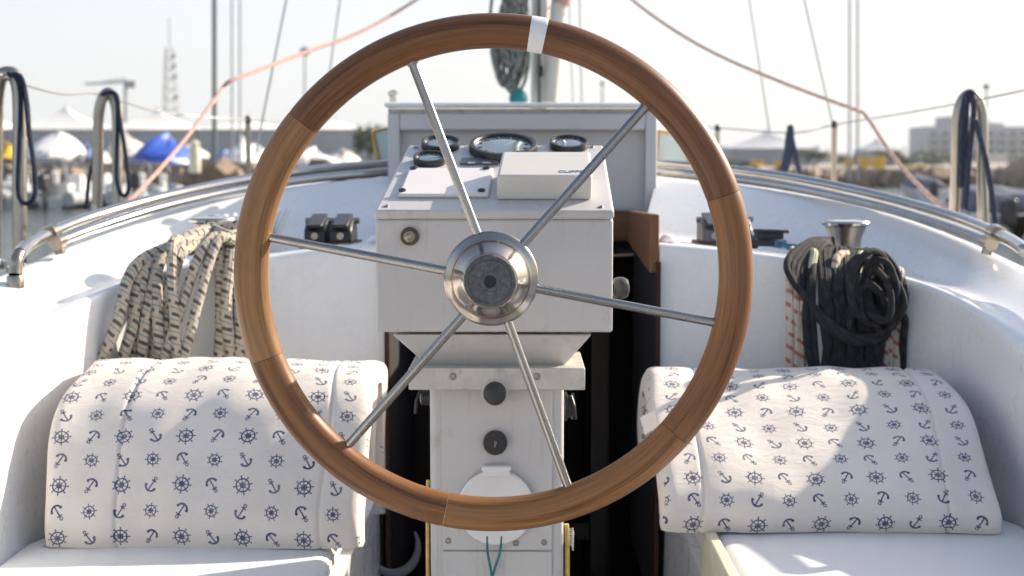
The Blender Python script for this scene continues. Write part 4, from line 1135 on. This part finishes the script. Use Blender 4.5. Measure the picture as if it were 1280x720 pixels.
def shrub(px, py, wpx, hpx, Y, label, m=None, kind='shrub', seed=1):
    rnd = random.Random(seed); k_ = Y / FPX; c = at(px, py + hpx / 2, Y); w = wpx * k_ / 2; h = hpx * k_
    rt = thing(kind, label, kind, c, kind + 's behind the quay')
    mb = MB()
    clumps = [(rnd.uniform(-.8, .8), rnd.uniform(-.5, .5), rnd.uniform(.25, .9)) for _ in range(14)]
    for i in range(900):
        q = rnd.choice(clumps); p = c + Vector(((q[0] + rnd.gauss(0, .16)) * w, (q[1] + rnd.gauss(0, .2)) * w, (q[2] + rnd.gauss(0, .12)) * h))
        s_ = rnd.uniform(.035, .075) * max(w, h); a = Vector((rnd.gauss(0, 1), rnd.gauss(0, 1), rnd.gauss(0, 1))).normalized(); b = a.orthogonal().normalized(); d = a.cross(b)
        mb.quad(p + b * s_, p + d * s_ * .6, p - b * s_, p - d * s_ * .6)
    mb.build('crown', m or leafm, rt, smooth=False, fix=False)
    mb = MB(); mb.tube([c, c + Vector((0, 0, h * .3)), c + Vector((w * .1, 0, h * .65))], [w * .09, w * .06, w * .03], 7)
    for s_ in (-1, 1): mb.tube([c + Vector((0, 0, h * .25)), c + Vector((s_ * w * .45, 0, h * .6))], [w * .05, w * .02], 6)
    mb.build('trunk', 'darkwood', rt)
shrub(462, 180, 44, 40, 85, 'dark green tree seen through the left of the wheel beside the gold edged window', None, 'tree', 3)
for i, (px, py, w_, h_, Y, lab) in enumerate(((1010, 196, 50, 16, 140, 'low green shrub below the end of the right shed'), (1125, 200, 60, 22, 150, 'green shrub behind the yellow crates'), (1185, 203, 70, 26, 190, 'olive shrub below the left wing of the hotel'), (1062, 202, 50, 14, 140, 'low shrub behind the twin masts'), (925, 206, 40, 12, 120, 'low shrub just right of the wheel rim'), (1275, 205, 40, 24, 200, 'shrub at the right edge in front of the hotel'))):
    shrub(px, py, w_, h_, Y, lab, leafm2 if i % 2 else leafm, 'shrub', 10 + i)

# hotel
HYY = 390
conc = plain('hotel_render', (.36, .385, .42), .8, 0, .06, .1); winmh = plain('hotel_window', (.09, .115, .15), .2, 0, .2, .2); conc2 = plain('hotel_pale_block', (.56, .53, .49), .8, 0, .05, .1)
hotel = thing('hotel', 'grey four storey hotel with rows of balconies at the right', 'building', at(1230, 225, HYY))
X = lambda px, Y=HYY: at(px, 200, Y).x
Z = lambda py, Y=HYY: at(1200, py, Y).z
mb = MB(); mb.box(X(1158), X(1345), HYY, HYY + 18, 1.1, Z(158)); mb.box(X(1186), X(1216), HYY + 2, HYY + 14, Z(158) + .003, Z(145)); mb.build('wall', conc, hotel, smooth=False)
mb = MB(); mb.box(X(1140), X(1180), HYY - 4, HYY - .01, 1.1, Z(200)); mb.box(X(1222), X(1345), HYY - 10, HYY - .01, 1.1, Z(192)); mb.build('annexe', conc2, hotel, smooth=False)
for fl in range(4):
    z1 = Z(164 + fl * 11); z0 = Z(171 + fl * 11)
    mb = MB(); mb.box(X(1154), X(1345), HYY - 1.6, HYY - .02, z0 - .5, z0 - .02); mb.build('balcony', conc, hotel, smooth=False)
    for i in range(13):
        px = 1163 + i * 14
        mb = MB(); mb.box(X(px), X(px + 8), HYY - .05, HYY - .004, z0, z1); mb.build('window', winmh, hotel, smooth=False)
for px in (1236, 1262, 1290):
    mb = MB(); mb.box(X(px, 380), X(px + 13, 380), 379.9, 379.996, Z(219), Z(212)); mb.build('window', winmh, hotel, smooth=False)
mb = MB(); mb.box(X(1232), X(1258), HYY + 3, HYY + 9, Z(158) + .003, Z(153)); mb.tube([(X(1240), HYY + 4, Z(153)), (X(1240), HYY + 4, Z(148))], .25, 6); mb.build('roof_plant', conc2, hotel, smooth=False)
mb = MB(); a = at(1020, 214, 300); mb.box(X(1020, 300), X(1062, 300), 300, 312, 1.1, at(1020, 192, 300).z); o = mb.build('low_building', conc2, None, (X(1020, 300), 300, 1.1)); tag(o, 'low pale building between the shed and the twin masts', 'building')

# far poles, tower, masts
galvp = plain('galvanised_pole', (.34, .35, .37), .6, .2)
lt = thing('radio_tower', 'tall lattice radio tower above the white marquees', 'tower', at(215, 200, 420))
mb = MB(); TY = 420; kk = TY / FPX
base = at(215, 200, TY); z0 = 1.5; z1 = at(215, 22, TY).z
zz = [z0 + (z1 * .80 - z0) * i / 11 for i in range(12)]
wd_ = lambda z: 2.6 * (1 - .72 * (z - z0) / (z1 - z0))
for i in range(11):
    for (a, b) in ((-1, -1), (1, -1), (1, 1), (-1, 1)):
        w0, w1 = wd_(zz[i]), wd_(zz[i + 1])
        mb.tube([(base.x + a * w0, TY + b * w0, zz[i]), (base.x + a * w1, TY + b * w1, zz[i + 1])], .16, 5)
        a2, b2 = -b, a
        mb.tube([(base.x + a * w0, TY + b * w0, zz[i]), (base.x + a2 * w1, TY + b2 * w1, zz[i + 1])], .10, 4)
        mb.tube([(base.x + a * w0, TY + b * w0, zz[i]), (base.x + a2 * w0, TY + b2 * w0, zz[i])], .10, 4)
mb.build('lattice', galvp, lt)
mb = MB(); mb.tube([(base.x, TY, zz[-1]), (base.x, TY, z1)], .18, 6); mb.build('aerial', galvp, lt)
for zi in (6, 8, 9, 10):
    mb = MB(); mb.lathe([(.2, 0), (.7, .1), (.7, .3), (.2, .4)], (base.x + wd_(zz[zi]), TY - wd_(zz[zi]), zz[zi] + .5), (.4, -1, 0), 12); mb.build('dish', galvp, lt)
cr = thing('harbour_crane', 'thin harbour crane with a long jib left of the radio tower', 'crane', at(157, 200, 230))
mb = MB(); mb.tube([at(157, 196, 230), at(157, 100, 230)], .28, 6); mb.build('tower', galvp, cr)
mb = MB(); mb.tube([at(106, 105, 230), at(169, 102, 230)], .20, 6); mb.tube([at(157, 98, 230), at(120, 104, 230)], .1, 5); mb.build('jib', galvp, cr)
mb = MB(); mb.obox(at(165, 106, 230), 1.3, 1, 1.0); mb.build('counterweight', galvp, cr)
def lamp(px, y0, y1, Y, label, hw=6):
    k_ = Y / FPX
    rt = thing('floodlight_mast', label, 'light mast', at(px, y1, Y), 'floodlight masts')
    mb = MB(); mb.tube([at(px, y1, Y), at(px, y0, Y)], [2.0 * k_, 1.2 * k_], 8); mb.build('pole', galvp, rt)
    mb = MB(); c = at(px, y0, Y); mb.lathe([(hw * k_ * .5, -hw * .9 * k_), (hw * k_, -hw * .6 * k_), (hw * k_, hw * .4 * k_), (hw * k_ * .3, hw * .9 * k_)], c, seg=12); mb.build('lamp_head', plain('lamp_grey', (.2, .21, .23), .5), rt)
lamp(381, 64, 200, 190, 'tall floodlight mast crossed by the red rope inside the wheel')
lamp(1233, 108, 200, 220, 'slim lamp post rising above the hotel roof', 4)
lamp(753, 104, 190, 260, 'short lamp post just right of the mast', 3)
def farmast(px, Y, w, label, mat=galvp, base=205, sp=True):
    rt = thing('sailboat_mast', label, 'mast', at(px, base, Y), 'masts of boats moored beyond')
    mb = MB(); mb.tube([at(px, base, Y), at(px, -60, Y)], w * Y / FPX / 2, 8); mb.build('mast_tube', mat, rt)
darkm = plain('dark_mast', (.10, .13, .15), .5)
farmast(268, 66, 6, 'dark upright mast crossed by the bend of the red rope', darkm)
farmast(290, 60, 2.5, 'thin upright mast at the kink of the red rope')
farmast(300, 60, 2.5, 'thin upright mast just right of the red rope kink')
farmast(1062, 60, 3, 'left one of the thin twin masts on the right', galvp, 225)
farmast(1072, 60, 3, 'right one of the thin twin masts on the right', galvp, 225)
for px, hh, lab in ((1258, 26, 'small motor boat with a dark canvas cover at the right edge'), (1225, 20, 'small motor boat with a dark cover beside the hotel hoop'), (1150, 16, 'small motor boat below the foot of the red rope')):
    Y = 34 if px > 1200 else 60
    L = onwater(px, Y)
    rt = thing('motor_boat', lab, 'motor boat', L, 'small motor boats by the right quay')
    mb = MB(); mb.hexa([L + Vector(q) for q in ((-.4, -1.8, -.1), (.4, -1.8, -.1), (.1, 2.0, .1), (-.1, 2.0, .1), (-.8, -1.8, .55), (.8, -1.8, .55), (.25, 2.3, .75), (-.25, 2.3, .75))]); mb.build('hull', ribw, rt, bevel=.06)
    mb = MB(); mb.hexa([L + Vector(q) for q in ((-.8, -1.7, .56), (.8, -1.7, .56), (.4, 1.8, .7), (-.4, 1.8, .7), (-.35, -1.2, 1.0), (.35, -1.2, 1.0), (.2, 1.0, 1.15), (-.2, 1.0, 1.15))]); mb.build('canvas_cover', plain('boat_cover', (.05, .07, .12), .7), rt, bevel=.1)
    mb = MB(); mb.obox(L + Vector((0, -2.0, .6)), .3, .4, .6); mb.build('outboard_motor', engm, rt, bevel=.06)

# ================================================================== HAZE
hm = bpy.data.materials.new('summer_haze'); hm.use_nodes = True
hn = hm.node_tree; hn.nodes.clear()
ho = hn.nodes.new('ShaderNodeOutputMaterial'); hv = hn.nodes.new('ShaderNodeVolumePrincipled')
hv.inputs['Color'].default_value = (.92, .93, .95, 1); hv.inputs['Density'].default_value = .0003; hv.inputs['Anisotropy'].default_value = .3
hn.links.new(hv.outputs[0], ho.inputs['Volume'])
mb = MB(); mb.box(-340, 340, -30, 720, -4, 62)
hz = mb.build('haze', hm, None, smooth=False); hz['kind'] = 'stuff'
# ================================================================== LIGHT, SKY, CAMERA
SAZ, SEL = R(59), R(28)     # to the right of straight ahead, above the horizon
sd = Vector((math.sin(SAZ) * math.cos(SEL), math.cos(SAZ) * math.cos(SEL), math.sin(SEL)))
sun = bpy.data.lights.new('sun', 'SUN'); sun.energy = 5.0; sun.angle = R(.6); sun.color = (1, .87, .70)
so = bpy.data.objects.new('sun', sun); COL.objects.link(so); so.rotation_euler = sd.to_track_quat('Z', 'Y').to_euler()
w = bpy.data.worlds.new('World'); sc.world = w; w.use_nodes = True
nt = w.node_tree; nt.nodes.clear()
wo = nt.nodes.new('ShaderNodeOutputWorld'); bg = nt.nodes.new('ShaderNodeBackground'); sky = nt.nodes.new('ShaderNodeTexSky')
sky.sky_type = 'NISHITA'; sky.sun_disc = False; sky.sun_elevation = SEL; sky.sun_rotation = SAZ
sky.air_density = 1.0; sky.dust_density = 2.5; sky.ozone_density = 1.0
mx = nt.nodes.new('ShaderNodeMix'); mx.data_type = 'RGBA'
tc = nt.nodes.new('ShaderNodeTexCoord'); sp_ = nt.nodes.new('ShaderNodeSeparateXYZ'); rp = nt.nodes.new('ShaderNodeMapRange')
nt.links.new(tc.outputs['Generated'], sp_.inputs[0]); nt.links.new(sp_.outputs[2], rp.inputs[0])
rp.inputs[1].default_value = 0; rp.inputs[2].default_value = .55; rp.inputs[3].default_value = .88; rp.inputs[4].default_value = .1   # summer haze thins with height
nt.links.new(rp.outputs[0], mx.inputs[0])
mx.inputs[7].default_value = (4.0, 4.15, 4.35, 1)
nt.links.new(sky.outputs[0], mx.inputs[6]); nt.links.new(mx.outputs[2], bg.inputs[0]); nt.links.new(bg.outputs[0], wo.inputs[0])
bg.inputs[1].default_value = .125

cam = bpy.data.cameras.new('camera'); co_ = bpy.data.objects.new('camera', cam); COL.objects.link(co_)
co_.location = (0, 0, CAMZ); co_.rotation_euler = CROT.to_euler()
cam.sensor_width = 36; cam.lens = FPX / 1280 * 36; cam.clip_start = .05; cam.clip_end = 9000
cam.dof.use_dof = True; cam.dof.focus_distance = 1.76; cam.dof.aperture_fstop = 7.0
sc.camera = co_
sc.view_settings.view_transform = 'Standard'; sc.view_settings.look = 'None'; sc.view_settings.gamma = 1; sc.view_settings.exposure = 0.88
